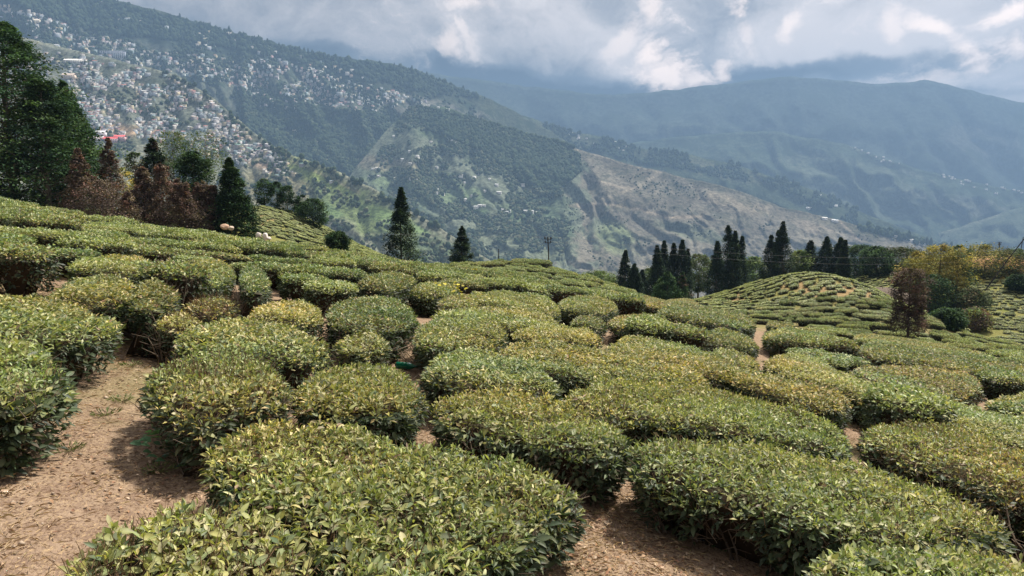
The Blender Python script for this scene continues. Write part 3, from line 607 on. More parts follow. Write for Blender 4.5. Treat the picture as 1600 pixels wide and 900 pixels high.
HAND = [
 # the nearest bushes, bottom of the picture
 ([(70, 905), (105, 850), (170, 805), (260, 775), (340, 772), (420, 800), (490, 850), (540, 930), (540, 1040), (300, 1080), (40, 1060)], 'sparse twiggy tea bush at the bottom left corner beside the bare path', 'yellow', .60, .62, 1.9),
 ([(318, 700), (360, 665), (430, 650), (520, 662), (640, 688), (760, 708), (860, 730), (912, 762), (905, 785), (855, 806), (790, 838), (735, 890), (690, 960), (600, 1040), (530, 930), (480, 845), (410, 790), (340, 745)], 'broad bright green tea bush filling the bottom centre, larger than all around it', 'green', .60, 1., 1.),
 ([(222, 600), (250, 565), (330, 545), (410, 552), (446, 573), (452, 606), (428, 628), (370, 640), (310, 648), (255, 632), (226, 615)], 'tea bush with bare grey twigs down its side, right of the bend in the path', 'green', .62, .85, 2.2),
 ([(455, 600), (485, 577), (540, 566), (605, 568), (655, 588), (668, 610), (640, 632), (570, 640), (500, 636), (462, 622)], 'rounded tea bush behind the broad centre bush, next to the twiggy one', 'green', .60, 1., 1.),
 ([(668, 622), (710, 606), (780, 606), (860, 620), (930, 642), (985, 672), (978, 700), (930, 708), (850, 690), (770, 672), (690, 655)], 'dense oval tea bush just above the broad centre bush', 'green', .60, 1., 1.),
 ([(975, 700), (1000, 680), (1080, 678), (1180, 693), (1300, 716), (1430, 745), (1530, 782), (1575, 815), (1560, 832), (1480, 836), (1350, 830), (1262, 818), (1190, 790), (1110, 764), (1030, 744), (972, 722)], 'long heavy tea hedge with a shaded face above bare leaf litter', 'green', .62, 1., 1.2),
 ([(1255, 868), (1320, 845), (1450, 848), (1570, 862), (1640, 890), (1680, 960), (1500, 1060), (1300, 1040), (1230, 930)], 'tea bush cut off by the bottom right corner', 'green', .56, 1., 1.),
 ([(872, 618), (905, 597), (980, 592), (1070, 600), (1170, 618), (1260, 640), (1325, 668), (1335, 690), (1290, 700), (1200, 678), (1090, 660), (980, 645), (900, 635)], 'long tea hedge with dark stems and a boulder at its foot', 'green', .66, 1., 1.2),
 ([(1345, 670), (1380, 655), (1460, 662), (1540, 684), (1620, 715), (1680, 745), (1680, 800), (1600, 778), (1510, 742), (1420, 712), (1355, 692)], 'browning tea hedge with dead twigs at its left end, at the right edge', 'brown', .62, .9, 1.8),
 ([(1600, 800), (1640, 780), (1720, 800), (1740, 850), (1640, 845)], 'small part of a tea bush at the right edge low down', 'green', .55, 1., 1.),
 # left of the path
 ([(-90, 560), (-40, 535), (30, 528), (80, 546), (106, 572), (104, 594), (70, 608), (-20, 618), (-110, 618)], 'tea bush at the left edge standing by the near end of the path', 'yellow', .66, 1., 1.2),
 ([(-90, 475), (-20, 456), (60, 462), (130, 478), (178, 494), (190, 512), (165, 526), (90, 530), (0, 526), (-90, 522)], 'wide tea bush left of the path with a deep shaded underside', 'green', .62, 1., 1.),
 ([(78, 452), (110, 432), (160, 426), (200, 432), (222, 452), (205, 470), (150, 474), (95, 464)], 'tea bush left of the one above the dark hollow', 'green', .64, 1., .8),
 ([(212, 440), (245, 434), (276, 450), (270, 470), (235, 480), (208, 472)], 'tea bush at the far end of the path above a dark hollow', 'dark', .74, 1., .8),
 ([(95, 408), (160, 398), (225, 402), (250, 416), (215, 424), (130, 420)], 'long pale tea hedge in the left middle above the dark hollow', 'yellow', .6, 1., .5),
 ([(262, 414), (320, 406), (362, 410), (372, 430), (330, 444), (275, 434)], 'tea bush above the twiggy grey bush', 'green', .60, 1., .6),
 ([(376, 414), (410, 414), (422, 436), (400, 452), (372, 448)], 'tall dark tea bush to the right above the twiggy grey bush', 'dark', .74, 1., .6),
 ([(242, 495), (272, 484), (306, 490), (316, 503), (290, 514), (250, 508)], 'small round tea bush on thin bare stems beside the path', 'yellow', .55, .7, 3.),
 ([(282, 472), (318, 460), (362, 464), (374, 478), (335, 488), (290, 484)], 'small grey twiggy tea bush with few leaves', 'brown', .45, .45, 5.),
 # middle
 ([(275, 522), (305, 503), (380, 500), (455, 507), (505, 526), (520, 546), (495, 558), (425, 554), (345, 544), (285, 536)], 'oval tea bush behind the twiggy one at the bend of the path', 'green', .62, 1., 1.),
 ([(528, 528), (556, 513), (596, 518), (606, 534), (572, 545), (535, 541)], 'small upright tea bush beside the green bottle', 'yellow', .56, 1., 1.2),
 ([(378, 488), (420, 470), (470, 466), (505, 480), (500, 500), (440, 502), (390, 498)], 'yellowish tea bush behind the oval one', 'yellow', .60, 1., .8),
 ([(515, 474), (570, 462), (620, 470), (655, 488), (652, 502), (600, 512), (540, 508), (508, 498)], 'wide tea bush with a dark face behind the small upright one', 'dark', .68, 1., .8),
 ([(640, 515), (672, 496), (735, 494), (790, 510), (788, 530), (720, 540), (655, 534)], 'tea bush to the right of the green bottle with bent dry stalks', 'green', .62, 1., 1.),
 ([(664, 488), (720, 480), (800, 484), (872, 498), (876, 512), (810, 512), (740, 500)], 'tea bush with a bright yellow patch on its left end', 'yellow', .6, 1., .6),
 ([(655, 568), (690, 548), (750, 546), (820, 562), (872, 588), (868, 603), (815, 606), (735, 598), (672, 588)], 'tea bush ending in a point, left of a dark gap, in the centre', 'green', .60, 1., 1.),
 ([(762, 545), (800, 531), (880, 536), (960, 553), (1050, 570), (1120, 590), (1080, 602), (980, 590), (885, 584), (810, 566)], 'long tea hedge in the centre, second behind the hedge with the boulder', 'green', .60, 1., .8),
 ([(945, 537), (985, 523), (1060, 535), (1120, 556), (1160, 578), (1130, 588), (1050, 572), (965, 555)], 'tea hedge right of centre, pale on top, behind the long centre hedge', 'green', .60, 1., .8),
 ([(1115, 577), (1160, 577), (1230, 592), (1290, 606), (1330, 620), (1325, 634), (1270, 628), (1205, 612), (1145, 594)], 'narrow tea hedge directly behind the boulder hedge', 'green', .58, 1., .8),
 ([(1184, 562), (1228, 550), (1280, 562), (1325, 585), (1380, 603), (1440, 616), (1520, 636), (1600, 655), (1690, 680), (1690, 715), (1600, 697), (1530, 678), (1470, 655), (1400, 634), (1350, 622), (1300, 602), (1240, 586)], 'very long tea hedge sweeping down to the right edge', 'yellow', .58, 1., .8),
 ([(1315, 580), (1369, 570), (1460, 573), (1535, 592), (1530, 610), (1460, 614), (1400, 604), (1350, 592)], 'tea hedge with greyish bare sides in the right middle', 'brown', .58, .9, 1.3),
 ([(1535, 622), (1600, 612), (1680, 622), (1690, 645), (1600, 640), (1545, 632)], 'tea bush at the right edge above a strip of pale bare soil', 'green', .56, 1., .8),
 ([(1336, 543), (1366, 534), (1440, 548), (1520, 560), (1600, 570), (1690, 584), (1690, 606), (1600, 596), (1522, 584), (1450, 568), (1390, 562), (1350, 553)], 'long dark sided tea hedge reaching the right edge', 'dark', .62, 1., .6),
 ([(1322, 526), (1366, 519), (1430, 531), (1510, 548), (1565, 561), (1550, 568), (1490, 560), (1430, 548), (1370, 537)], 'thin tea hedge below the dead brown topped tree', 'green', .6, 1., .4),
 ([(1095, 552), (1131, 543), (1176, 558), (1190, 572), (1150, 574), (1105, 564)], 'short tea bush in the right middle between two long hedges', 'green', .56, 1., .6),
 ([(1085, 520), (1130, 511), (1178, 528), (1188, 541), (1145, 540), (1095, 531)], 'tea bush below the dark hedge in the right middle', 'dark', .6, 1., .5),
 ([(1190, 520), (1231, 511), (1300, 523), (1312, 537), (1256, 538), (1200, 531)], 'tea bush beside bare reddish soil right of centre', 'green', .58, 1., .5),
 ([(1018, 484), (1070, 473), (1140, 486), (1184, 503), (1175, 512), (1110, 503), (1050, 494)], 'dark tea hedge with hollow shaded side below the young cypresses', 'dark', .72, 1., .4),
 ([(1196, 503), (1222, 497), (1244, 502), (1236, 510), (1205, 510)], 'tiny dark tea bush at the foot of the tea covered mound', 'dark', .55, 1., .3),
 ([(945, 500), (975, 491), (1037, 502), (1100, 518), (1095, 529), (1030, 519), (968, 511)], 'brownish tea hedge right of the dark little bush', 'brown', .56, 1., .4),
 ([(886, 501), (912, 491), (944, 498), (946, 510), (912, 511)], 'dark little tea bush in the centre by a gap', 'dark', .56, 1., .4),
 ([(795, 516), (850, 506), (925, 515), (948, 530), (885, 530), (820, 526)], 'low pale tea bush in front of the dark little one', 'yellow', .56, 1., .4),
 ([(872, 471), (900, 462), (944, 466), (968, 476), (955, 486), (910, 485), (880, 480)], 'neat rounded tea bush with shaded front left of straw coloured ground', 'green', .66, 1., .3),
 ([(725, 462), (762, 455), (825, 461), (870, 473), (878, 488), (837, 492), (794, 480), (750, 472)], 'long tea bush left of the neat rounded one', 'green', .62, 1., .3),
 ([(682, 469), (705, 460), (741, 463), (750, 473), (722, 481), (690, 477)], 'rust tinted small tea bush left of the long one', 'brown', .58, 1., .3),
 ([(638, 450), (662, 441), (706, 442), (721, 453), (692, 461), (650, 458)], 'tea bush with visible stems beside the bare clearing', 'green', .66, 1., .3),
 ([(558, 437), (592, 424), (640, 428), (652, 440), (612, 450), (572, 446)], 'tall dark sided tea bush left of the bare clearing', 'dark', .85, 1., .3),
 ([(975, 466), (1006, 459), (1053, 466), (1104, 476), (1090, 487), (1046, 482), (1000, 475)], 'brown green tea hedge under the short green cypress', 'brown', .62, 1., .3),
]
for h in HAND: hand_bush(*h)

# tea bushes of the middle distance: prototypes, then copies along wandering rows
def flat(x, y): return np.zeros_like(np.asarray(x, float))
def proto_bush(L_, tone, seed, dt, ds, leaf, H=.62, wid=.95):
    rng = np.random.default_rng(seed); n = 22; a = np.linspace(0, 2 * math.pi, n, endpoint=False)
    e = .62; x = np.sign(np.cos(a)) * np.abs(np.cos(a)) ** e * L_ / 2; y = np.sign(np.sin(a)) * np.abs(np.sin(a)) ** e * wid / 2
    y = y + .12 * np.sin(x * 1.3 + seed) ; P = np.stack([x, y], 1)
    P = P * (1 + .13 * fbm(P[:, :1] * 1.1 + seed * 3.1, P[:, 1:] * 1.1, seed * 1.7, 3)); P = ccw(P)
    (Pp, ax, nr, Ls, col), _ = canopy(P, H, rng, dt, ds, leaf, tone, flat)
    g = Geo(); leaf_batch(g, Pp, ax, nr, Ls, Ls * .5, col, 1, 0); core(g, P, H, flat, 1)
    return g.mesh('tea_bush', [M_LEAF, M_CORE])
LENS = [.95, 1.35, 1.9, 2.6, 3.4]
PA = {}; PB = {}; PC = {}
tones = ['green', 'yellow', 'dark', 'brown', 'green', 'yellow']
for li, L_ in enumerate(LENS):
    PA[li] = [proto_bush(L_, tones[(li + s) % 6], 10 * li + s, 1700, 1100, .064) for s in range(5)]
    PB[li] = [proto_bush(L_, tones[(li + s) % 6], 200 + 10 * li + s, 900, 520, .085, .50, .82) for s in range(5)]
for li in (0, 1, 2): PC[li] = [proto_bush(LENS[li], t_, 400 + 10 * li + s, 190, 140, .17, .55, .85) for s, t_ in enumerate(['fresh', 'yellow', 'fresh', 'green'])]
BB = [(*P.min(0), *P.max(0)) for P in ALL_POLYS]
def overlaps(x, y, rot, L_, w=.9):
    t = np.linspace(-.5, .5, 7) * L_; xs = x + t * math.cos(rot); ys = y + t * math.sin(rot)
    xs = np.concatenate([xs, xs]); ys = np.concatenate([ys - w * .42, ys + w * .42])
    for P, (bx0, by0, bx1, by1) in zip(ALL_POLYS, BB):
        if x < bx0 - 2.4 or x > bx1 + 2.4 or y < by0 - 1.3 or y > by1 + 1.3: continue
        if inside(P, xs, ys).any() or (edge_dist(P, xs, ys) < .10).any(): return True
    return False
BARE = [np.array([unproject(a, b) for a, b in p]) for p in (
    [(0, 705), (0, 900), (90, 895), (300, 770), (310, 730), (232, 690), (210, 640), (215, 590), (262, 560), (255, 525), (190, 535), (150, 585), (108, 625), (70, 690)],
    [(425, 475), (432, 465), (420, 462), (385, 484), (350, 498), (365, 500)], [(600, 482), (640, 462), (672, 470), (660, 482)],
    [(880, 780), (1230, 830), (1240, 905), (860, 905)], [(958, 492), (975, 476), (1018, 476), (1022, 490)],
    [(604, 570), (600, 545), (655, 545), (660, 575)], [(425, 400), (440, 392), (458, 400), (462, 412), (436, 412)], [(1440, 625), (1500, 640), (1530, 650), (1470, 650)],
    [(345, 362), (400, 362), (445, 376), (420, 384), (350, 370)])]
def bare(x, y):
    for P in BARE:
        if inside(P, np.array([x]), np.array([y]))[0]: return True
    return False
def slope_mat(x, y, rot, s):
    e = .4; zx = (float(G(x + e, y)) - float(G(x - e, y))) / (2 * e); zy = (float(G(x, y + e)) - float(G(x, y - e))) / (2 * e)
    ux = Vector((math.cos(rot), math.sin(rot), zx * math.cos(rot) + zy * math.sin(rot))); uy = Vector((-math.sin(rot), math.cos(rot), -zx * math.sin(rot) + zy * math.cos(rot)))
    return Matrix(((ux.x * s[0], uy.x * s[1], 0, x), (ux.y * s[0], uy.y * s[1], 0, y), (ux.z * s[0], uy.z * s[1], s[2], float(G(x, y)) - .02), (0, 0, 0, 1)))
cands = []
def row_field(y0, y1, step0, grow, xr=(-.76, .76), skip=.06, keep=None, wob=1.6, lens=(0, 1, 2, 3, 4), wts=(.1, .24, .3, .24, .12), gap=.6, sc_=1.):
    y = y0; ri = 0
    while y < y1:
        x = y * xr[0] - 2 + R.uniform(0, 2)
        while x < y * xr[1] + 2:
            li = int(R.choice(lens, p=np.array(wts) / sum(wts))); L_ = LENS[li]
            xc = x + L_ / 2; yc = y + wob * math.sin(xc * .11 + 1.3) + .7 * float(fbm(xc * .12, y * .12, 5., 2)) * wob
            rot = .11 * wob * math.cos(xc * .11 + 1.3) + R.normal(0, .07)
            if R.random() > skip and (keep is None or keep(xc, yc)) and not bare(xc, yc):
                if not overlaps(xc, yc, rot, L_): cands.append((xc, yc, rot, li))
                elif y < 22:
                    for q in (-.3, .0, .3):
                        for dy in (0, .25, -.25):
                            if not overlaps(xc + q * L_, yc + dy, rot, .8, .75): cands.append((xc + q * L_, yc + dy, rot, 0)); break
            x += L_ * .97 * sc_ + R.uniform(.05 * gap, gap) + (R.random() < .15) * R.uniform(.3, 1.2)
        y += step0 * R.uniform(.93, 1.1); step0 *= grow; ri += 1
row_field(5.6, 18, 1.26, .996, skip=.09); row_field(18.8, 66, 1.02, 1.0, skip=.17)
def vis_size(c):
    x, y, rot, li = c; z = float(G(x, y)); sx, sy, d = project(np.array([x, y, z + .6]))
    if d < 3 or sx < -60 or sx > 1660 or sy > 930: return 0
    # behind a crest? march towards the camera
    t = np.linspace(.08, .97, 60); P = np.array([x, y, z + .55]) * t[:, None] + np.array([0, 0, CAM_H]) * (1 - t)[:, None]
    if (P[:, 2] < G(P[:, 0], P[:, 1]) + .30).any(): return 0
    return LENS[li] / d
vs = [(vis_size(c), c) for c in cands]; vs = [v for v in vs if v[0] > 0 and v[1][1] > 4]; vs.sort(key=lambda v: -v[0])
n_ind = 300 - len(HAND); rest = [v[1] for v in vs[n_ind:]]
MARKS = [(30, 'the huge dark conifer'), (120, 'the low reddish dead conifer'), (170, 'the forked dead conifer'), (240, 'the dark pointed conifer'), (300, 'the round dark green tree'), (362, 'the leaning cypress'), (412, 'the pale boulders'), (470, 'the terraced hillside'),
         (528, 'the lone dense dark bush'), (625, 'the tall ragged lone conifer'), (722, 'the smooth lone cypress'), (790, 'the left tea mound'), (857, 'the utility pole'), (930, 'the pale green leafy tree'), (980, 'the leftmost far cypress'), (1050, 'the crowded cypress clump'),
         (1140, 'the tall dark cypress group'), (1225, 'the sharpest cypress'), (1320, 'the three single cypresses'), (1424, 'the flat topped dead brown tree'), (1490, 'the yellow bamboo'), (1570, 'the leaning pole')]
ORD = ['first', 'second', 'third', 'fourth', 'fifth', 'sixth', 'seventh', 'eighth', 'ninth', 'tenth', 'eleventh', 'twelfth', 'thirteenth', 'fourteenth', 'fifteenth', 'sixteenth', 'seventeenth', 'eighteenth', 'nineteenth', 'twentieth', '21st', '22nd', '23rd', '24th', '25th', '26th', '27th', '28th', '29th', '30th']
mid = []
for s_, (x, y, rot, li) in vs[:n_ind]:
    k = int(R.integers(5)); me = (PA if y < 24 else PB)[li][k]
    o = bpy.data.objects.new('tea_bush', me); C.objects.link(o)
    sgn = 1 if R.random() < .5 else -1
    M = slope_mat(x, y, rot, (sgn * R.uniform(.94, 1.08), sgn * R.uniform(.88, 1.22), R.uniform(.70, 1.45))); o.matrix_world = M
    sx, sy, _ = project(np.array([x, y, float(G(x, y)) + .55])); tn = tones[(li + k) % 6]
    look = ('short', 'small', 'medium long', 'long', 'very long')[li] + ' ' + {'green': 'green', 'yellow': 'yellow green', 'brown': 'brownish', 'dark': 'dark green'}[tn]
    mk = min(MARKS, key=lambda q: abs(q[0] - float(sx))); side = 'left of' if sx < mk[0] else 'right of'
    mid.append((mk[1], side, float(sy), o, look, 'near' if y < 16 else 'middle' if y < 27 else 'crest'))
from collections import defaultdict
byk = defaultdict(list)
for q in mid: byk[q[:2]].append(q)
for (mk, side), L_ in byk.items():
    L_.sort(key=lambda q: q[2])
    for i, q in enumerate(L_): tag(q[3], f'{q[4]} tea bush, {ORD[min(i, 29)]} below, {side} {mk}', 'tea bush', 'clipped tea bushes of the ' + {'near': 'nearer rows', 'middle': 'massed middle rows', 'crest': 'far rows by the crest'}[q[5]])
# all further bushes of the garden and its mounds: past counting, one object
def instancer(name, protos, pts, mats=None):
    """points carrying rotation, scale and kind; geometry nodes put a plant on each"""
    n = len(pts); me = bpy.data.meshes.new(name); me.vertices.add(n)
    P = np.array([p[:3] for p in pts], np.float32); me.vertices.foreach_set('co', P.ravel())
    a = me.attributes.new('rot', 'FLOAT_VECTOR', 'POINT'); a.data.foreach_set('vector', np.array([p[3] for p in pts], np.float32).ravel())
    a = me.attributes.new('scl', 'FLOAT_VECTOR', 'POINT'); a.data.foreach_set('vector', np.array([p[4] for p in pts], np.float32).ravel())
    a = me.attributes.new('kind_i', 'INT', 'POINT'); a.data.foreach_set('value', np.array([p[5] for p in pts], np.int32))
    o = obj(name, me); col = bpy.data.collections.new(name + '_kinds')
    for i, pm in enumerate(protos): col.objects.link(bpy.data.objects.new('%s_kind%02d' % (name, i), pm))
    ng = bpy.data.node_groups.new(name, 'GeometryNodeTree')
    ng.interface.new_socket('Geometry', in_out='INPUT', socket_type='NodeSocketGeometry'); ng.interface.new_socket('Geometry', in_out='OUTPUT', socket_type='NodeSocketGeometry')
    gi = ng.nodes.new('NodeGroupInput'); go = ng.nodes.new('NodeGroupOutput'); ip = ng.nodes.new('GeometryNodeInstanceOnPoints'); ci = ng.nodes.new('GeometryNodeCollectionInfo')
    ci.inputs[0].default_value = col; ci.inputs['Separate Children'].default_value = True; ci.inputs['Reset Children'].default_value = True
    def attr(nm, ty):
        q = ng.nodes.new('GeometryNodeInputNamedAttribute'); q.data_type = ty; q.inputs[0].default_value = nm; return [s for s in q.outputs if s.enabled][0]
    ip.inputs['Pick Instance'].default_value = True; L_ = ng.links
    L_.new(gi.outputs[0], ip.inputs['Points']); L_.new(ci.outputs[0], ip.inputs['Instance']); L_.new(attr('kind_i', 'INT'), ip.inputs['Instance Index'])
    L_.new(attr('rot', 'FLOAT_VECTOR'), ip.inputs['Rotation']); L_.new(attr('scl', 'FLOAT_VECTOR'), ip.inputs['Scale']); L_.new(ip.outputs[0], go.inputs[0])
    md = o.modifiers.new('plants', 'NODES'); md.node_group = ng; return o
cands = []
row_field(66, 165, .80, 1.008, (-.74, .80), .04, lambda x, y: fbm(x * .13, y * .13, 4., 3) > -.5 and not (np.hypot(x - 84.5, y - 125) < 6.5), 2.6, (0, 1, 2), (.2, .4, .4), .22, .74)
def hidden(x, y):
    z = float(G(x, y)); t = np.linspace(.05, .985, 90); P = np.array([x, y, z + .9]) * t[:, None] + np.array([0, 0, CAM_H]) * (1 - t)[:, None]
    return (P[:, 2] < G(P[:, 0], P[:, 1])).any()
pts = []; protoC = [m_ for li in (0, 1, 2) for m_ in PC[li]] + [m_ for li in range(5) for m_ in PB[li]]
for (x, y, rot, li) in rest + [c for c in cands if not hidden(c[0], c[1])]:
    fr = y < 64; li = li if fr else min(li, 2); zy = (float(G(x, y + .5)) - float(G(x, y - .5))); zx = (float(G(x + .5, y)) - float(G(x - .5, y)))
    s = R.uniform(.75, 1.1) * (1. if y < 64 else .72); pts.append((x, y, float(G(x, y)) - .03, (math.atan(zy), -math.atan(zx), rot), (s, s * R.uniform(.9, 1.15), s * (R.uniform(.65, 1.45) if fr else R.uniform(.55, .95))), (12 + li * 5 + int(R.integers(5))) if fr else li * 4 + int(R.integers(4))))
o = instancer('tea_bushes', protoC, pts); tag(o, 'countless low tea bushes covering the far field and the mounds', 'tea bushes', kind='stuff')

# ------------------------------------------------------------------ trees
GREEN = np.array([[.030, .062, .030], [.045, .085, .035], [.022, .045, .026], [.06, .10, .04]])
CYP = np.array([[.018, .034, .022], [.026, .046, .026], [.014, .026, .020], [.035, .055, .028]])
BROWN = np.array([[.125, .092, .080], [.10, .072, .064], [.17, .135, .105], [.085, .064, .056], [.15, .085, .068]])
LIGHT = np.array([[.10, .16, .06], [.14, .19, .07], [.08, .12, .05], [.17, .20, .08]])
YELLOW = .8 * np.array([[.42, .36, .08], [.34, .31, .08], [.50, .40, .13], [.24, .26, .08]])
DULL = np.array([[.05, .075, .035], [.07, .085, .04], [.10, .085, .05], [.04, .06, .03]])
def prof_cone(t): return (1 - t) ** .85 * np.clip(t * 7 + .35, 0, 1)
def prof_cyp(t): return .94 * np.clip((1 - t) * 1.4, 0, 1) ** .78 * np.clip(t * 5 + .6, 0, 1)
def prof_round(t): return np.sqrt(np.clip(1 - (2 * t - 1) ** 2, 0, 1)) * .95 + .05
def prof_cut(t): return np.clip(.62 + .35 * np.sin(t * 5.3), 0, 1) * np.clip((1.04 - t) * 9, 0, 1)
def prof_big(t): return (.80 + .24 * ((1 - t) * 8.3 % 1.)) * np.clip(1 - t, 0, 1) ** .62 * np.clip(t * 5 + .5, 0, 1)
def tree(name, label, cat, px, dist, top, width, prof, pal, nclump=110, per=34, leaf=.30, t0=.06, group=None, trunk_col=(.10, .075, .055), lean=0., solid=.55, sig=.16, base_row=None, trunk_r=.022, seed=None, limbs=True):
    """tapered trunk, limbs that reach to leaf clumps, thousands of small leaf faces; the base stands on the ground"""
    leaf *= .72; per = int(per * 1.7); nclump = int(nclump * 1.25); sig *= .85
    rng = np.random.default_rng(int(px * 13 + top) if seed is None else seed)
    d = ray(px, top); k = dist / d[1]; x, y = d[0] * k, dist; ztop = CAM_H + d[2] * k; zg = float(G(x, y)) - .1
    H = max(ztop - zg, .5); Rr = width / 2 / F * dist
    if base_row is not None: zb = CAM_H + ray(px, base_row)[2] * dist / ray(px, base_row)[1]; cb = max(0., (zb - zg) / H)
    else: cb = t0
    root = bpy.data.objects.new(name, None); C.objects.link(root); root.location = (x, y, zg); tag(root, label, cat, group)
    g = Geo(); n = 7; zz = np.linspace(0, .96, n + 1); w = np.cumsum(rng.normal(0, .008 * H, (n + 1, 2)), 0) * .6; w[0] = 0
    cx = w[:, 0] + lean * H * zz; cy = w[:, 1]; r0 = max(trunk_r * H, .06); rr = r0 * (1 - zz * .93)
    A = np.stack([cx, cy, zz * H], 1); tube_batch(g, A[:-1], A[1:], rr[:-1] * 1., rr[1:], np.array(trunk_col), 0, 7)
    tc = rng.random(nclump) ** .9; t = cb + (1 - cb) * tc; ang = rng.uniform(0, 2 * math.pi, nclump)
    rad = Rr * prof(tc) * (1 - solid * rng.random(nclump) ** 1.6) * rng.uniform(.82, 1.12, nclump)
    ccx = np.interp(t, zz, cx); ccy = np.interp(t, zz, cy)
    Cc = np.stack([ccx + rad * np.cos(ang), ccy + rad * np.sin(ang), t * H], 1)
    if limbs:
        k2 = rng.random(nclump) < .6; S = np.stack([ccx, ccy, np.clip(t * H - rad * .35, .02 * H, None)], 1)
        tube_batch(g, S[k2], Cc[k2], r0 * .30 * (1 - t[k2] * .8), r0 * .08, np.array(trunk_col) * 1.05, 0, 3)
    obj('trunk', g.mesh('trunk', [M_BARK]), root)
    N = nclump * per; ci = np.repeat(np.arange(nclump), per); sg = Rr * sig * (.12 + 1.15 * prof(tc))[ci][:, None]
    off = rng.normal(0, 1, (N, 3)) * sg; off[:, 2] *= .45 if prof is prof_big else .8
    P = Cc[ci] + off; hz = P[:, :2] - np.stack([ccx[ci], ccy[ci]], 1)
    P[:, 2] -= .18 * np.linalg.norm(off[:, :2], axis=1)
    th = rng.uniform(0, 2 * math.pi, N); ax = np.stack([np.cos(th) + hz[:, 0] / Rr, np.sin(th) + hz[:, 1] / Rr, rng.uniform(-.7, .5, N)], 1)
    nr = np.stack([rng.normal(0, .5, N), rng.normal(0, .5, N), np.ones(N)], 1)
    cl = pal[rng.integers(len(pal), size=nclump)][ci] * rng.uniform(.55, 1.65, (nclump, 1))[ci] * rng.uniform(.7, 1.35, (N, 1))
    g = Geo(); Ls = leaf * rng.uniform(.6, 1.4, N); leaf_batch(g, P, ax, nr, Ls, Ls * .6, cl, 1)
    obj('crown', g.mesh('crown', [M_NEEDLE]), root); return root
# left wood
GL = 'trees of the wood on the left'
tree('conifer_tree', 'huge dark green spreading conifer at the left edge', 'tree', 8, 62, 34, 300, prof_big, GREEN * 1.25, 300, 66, .32, .05, GL, (.16, .13, .10), solid=.42, sig=.125)
tree('conifer_tree', 'second dark green conifer whose crown shows behind the huge one', 'tree', 104, 68, 126, 136, prof_cone, GREEN * .9, 190, 46, .34, .05, GL, solid=.5, sig=.15)
tree('conifer_tree', 'dark green conifer low between the huge one and the dead brown trees', 'tree', 62, 60, 120, 190, prof_big, GREEN, 200, 46, .34, .05, GL, (.2, .17, .14), solid=.5, sig=.13)
tree('dead_tree', 'low reddish brown dead conifer in front of the huge green one', 'tree', 122, 57, 232, 70, prof_cone, BROWN, 110, 40, .20, .04, GL, (.11, .08, .065), sig=.15)
tree('dead_tree', 'tall thin dead brown conifer with forked top in front of the red roofs', 'tree', 170, 60, 216, 66, prof_cone, BROWN, 130, 40, .20, .04, GL, (.11, .08, .065), sig=.14)
tree('dead_tree', 'wide bare brown tree left of the clipped brown row', 'tree', 158, 56, 282, 76, prof_round, BROWN * 1.1, 90, 34, .18, .02, GL, (.13, .10, .08), sig=.15)
for px, top, w_, pal, lab in ((222, 262, 66, 'B', 'first cut brown tree of the row, with yellow leaves showing beside it'), (250, 256, 72, 'B', 'tallest of the cut brown trees, below the dark pointed conifer'), (282, 280, 70, 'B', 'cut brown tree below the round dark green tree'),
                              (312, 283, 66, 'B', 'cut brown tree with reddish tips near the right end of the row'), (334, 290, 54, 'B', 'last cut brown tree of the row, next to the leaning cypress')):
    tree('dead_tree', lab, 'tree', px, 56 + R.uniform(-1, 2), top, w_, prof_cut, BROWN * R.uniform(.95, 1.2), 130, 40, .19, .02, GL, (.11, .08, .065), sig=.13)
tree('dead_tree', 'short dead brown tree filling the gap at the foot of the cut row', 'tree', 200, 55, 300, 50, prof_cut, BROWN * 1.25, 70, 34, .18, .02, GL, (.16, .13, .09), sig=.15)
tree('conifer_tree', 'dark pointed conifer with rusty top rising behind the cut brown row', 'tree', 238, 66, 217, 78, prof_cyp, np.vstack([CYP * 1.3, BROWN[3:4]]), 140, 44, .26, .04, GL)
tree('broadleaf_tree', 'round dark green tree behind the cut brown row', 'tree', 300, 66, 238, 62, prof_round, GREEN * .9, 150, 46, .28, .10, GL, base_row=345)
tree('cypress_tree', 'dark green cypress leaning left at the right end of the wood', 'tree', 364, 58, 247, 66, prof_cyp, GREEN * .8, 300, 40, .24, .02, GL, solid=.4, lean=-.04)
tree('broadleaf_tree', 'airy pale green tree behind the round dark one', 'tree', 268, 84, 206, 52, prof_round, LIGHT * .8, 60, 22, .30, .5, GL, (.2, .17, .13), base_row=262, trunk_r=.012, sig=.2)
tree('broadleaf_tree', 'airy grey green tree with thin bare boughs, behind the leaning cypress', 'tree', 318, 84, 205, 60, prof_round, LIGHT * .75, 60, 18, .28, .4, GL, (.22, .19, .15), base_row=275, trunk_r=.012, sig=.22)
tree('broadleaf_tree', 'small hazy green tree between the forked dead conifer and the pointed one', 'tree', 212, 90, 238, 28, prof_round, DULL * 1.3, 50, 24, .32, .3, GL, base_row=290)
tree('shrub', 'yellow flowering shrub glimpsed behind the dead brown trees', 'shrub', 192, 80, 262, 34, prof_round, YELLOW, 50, 24, .26, .2, GL, base_row=330)
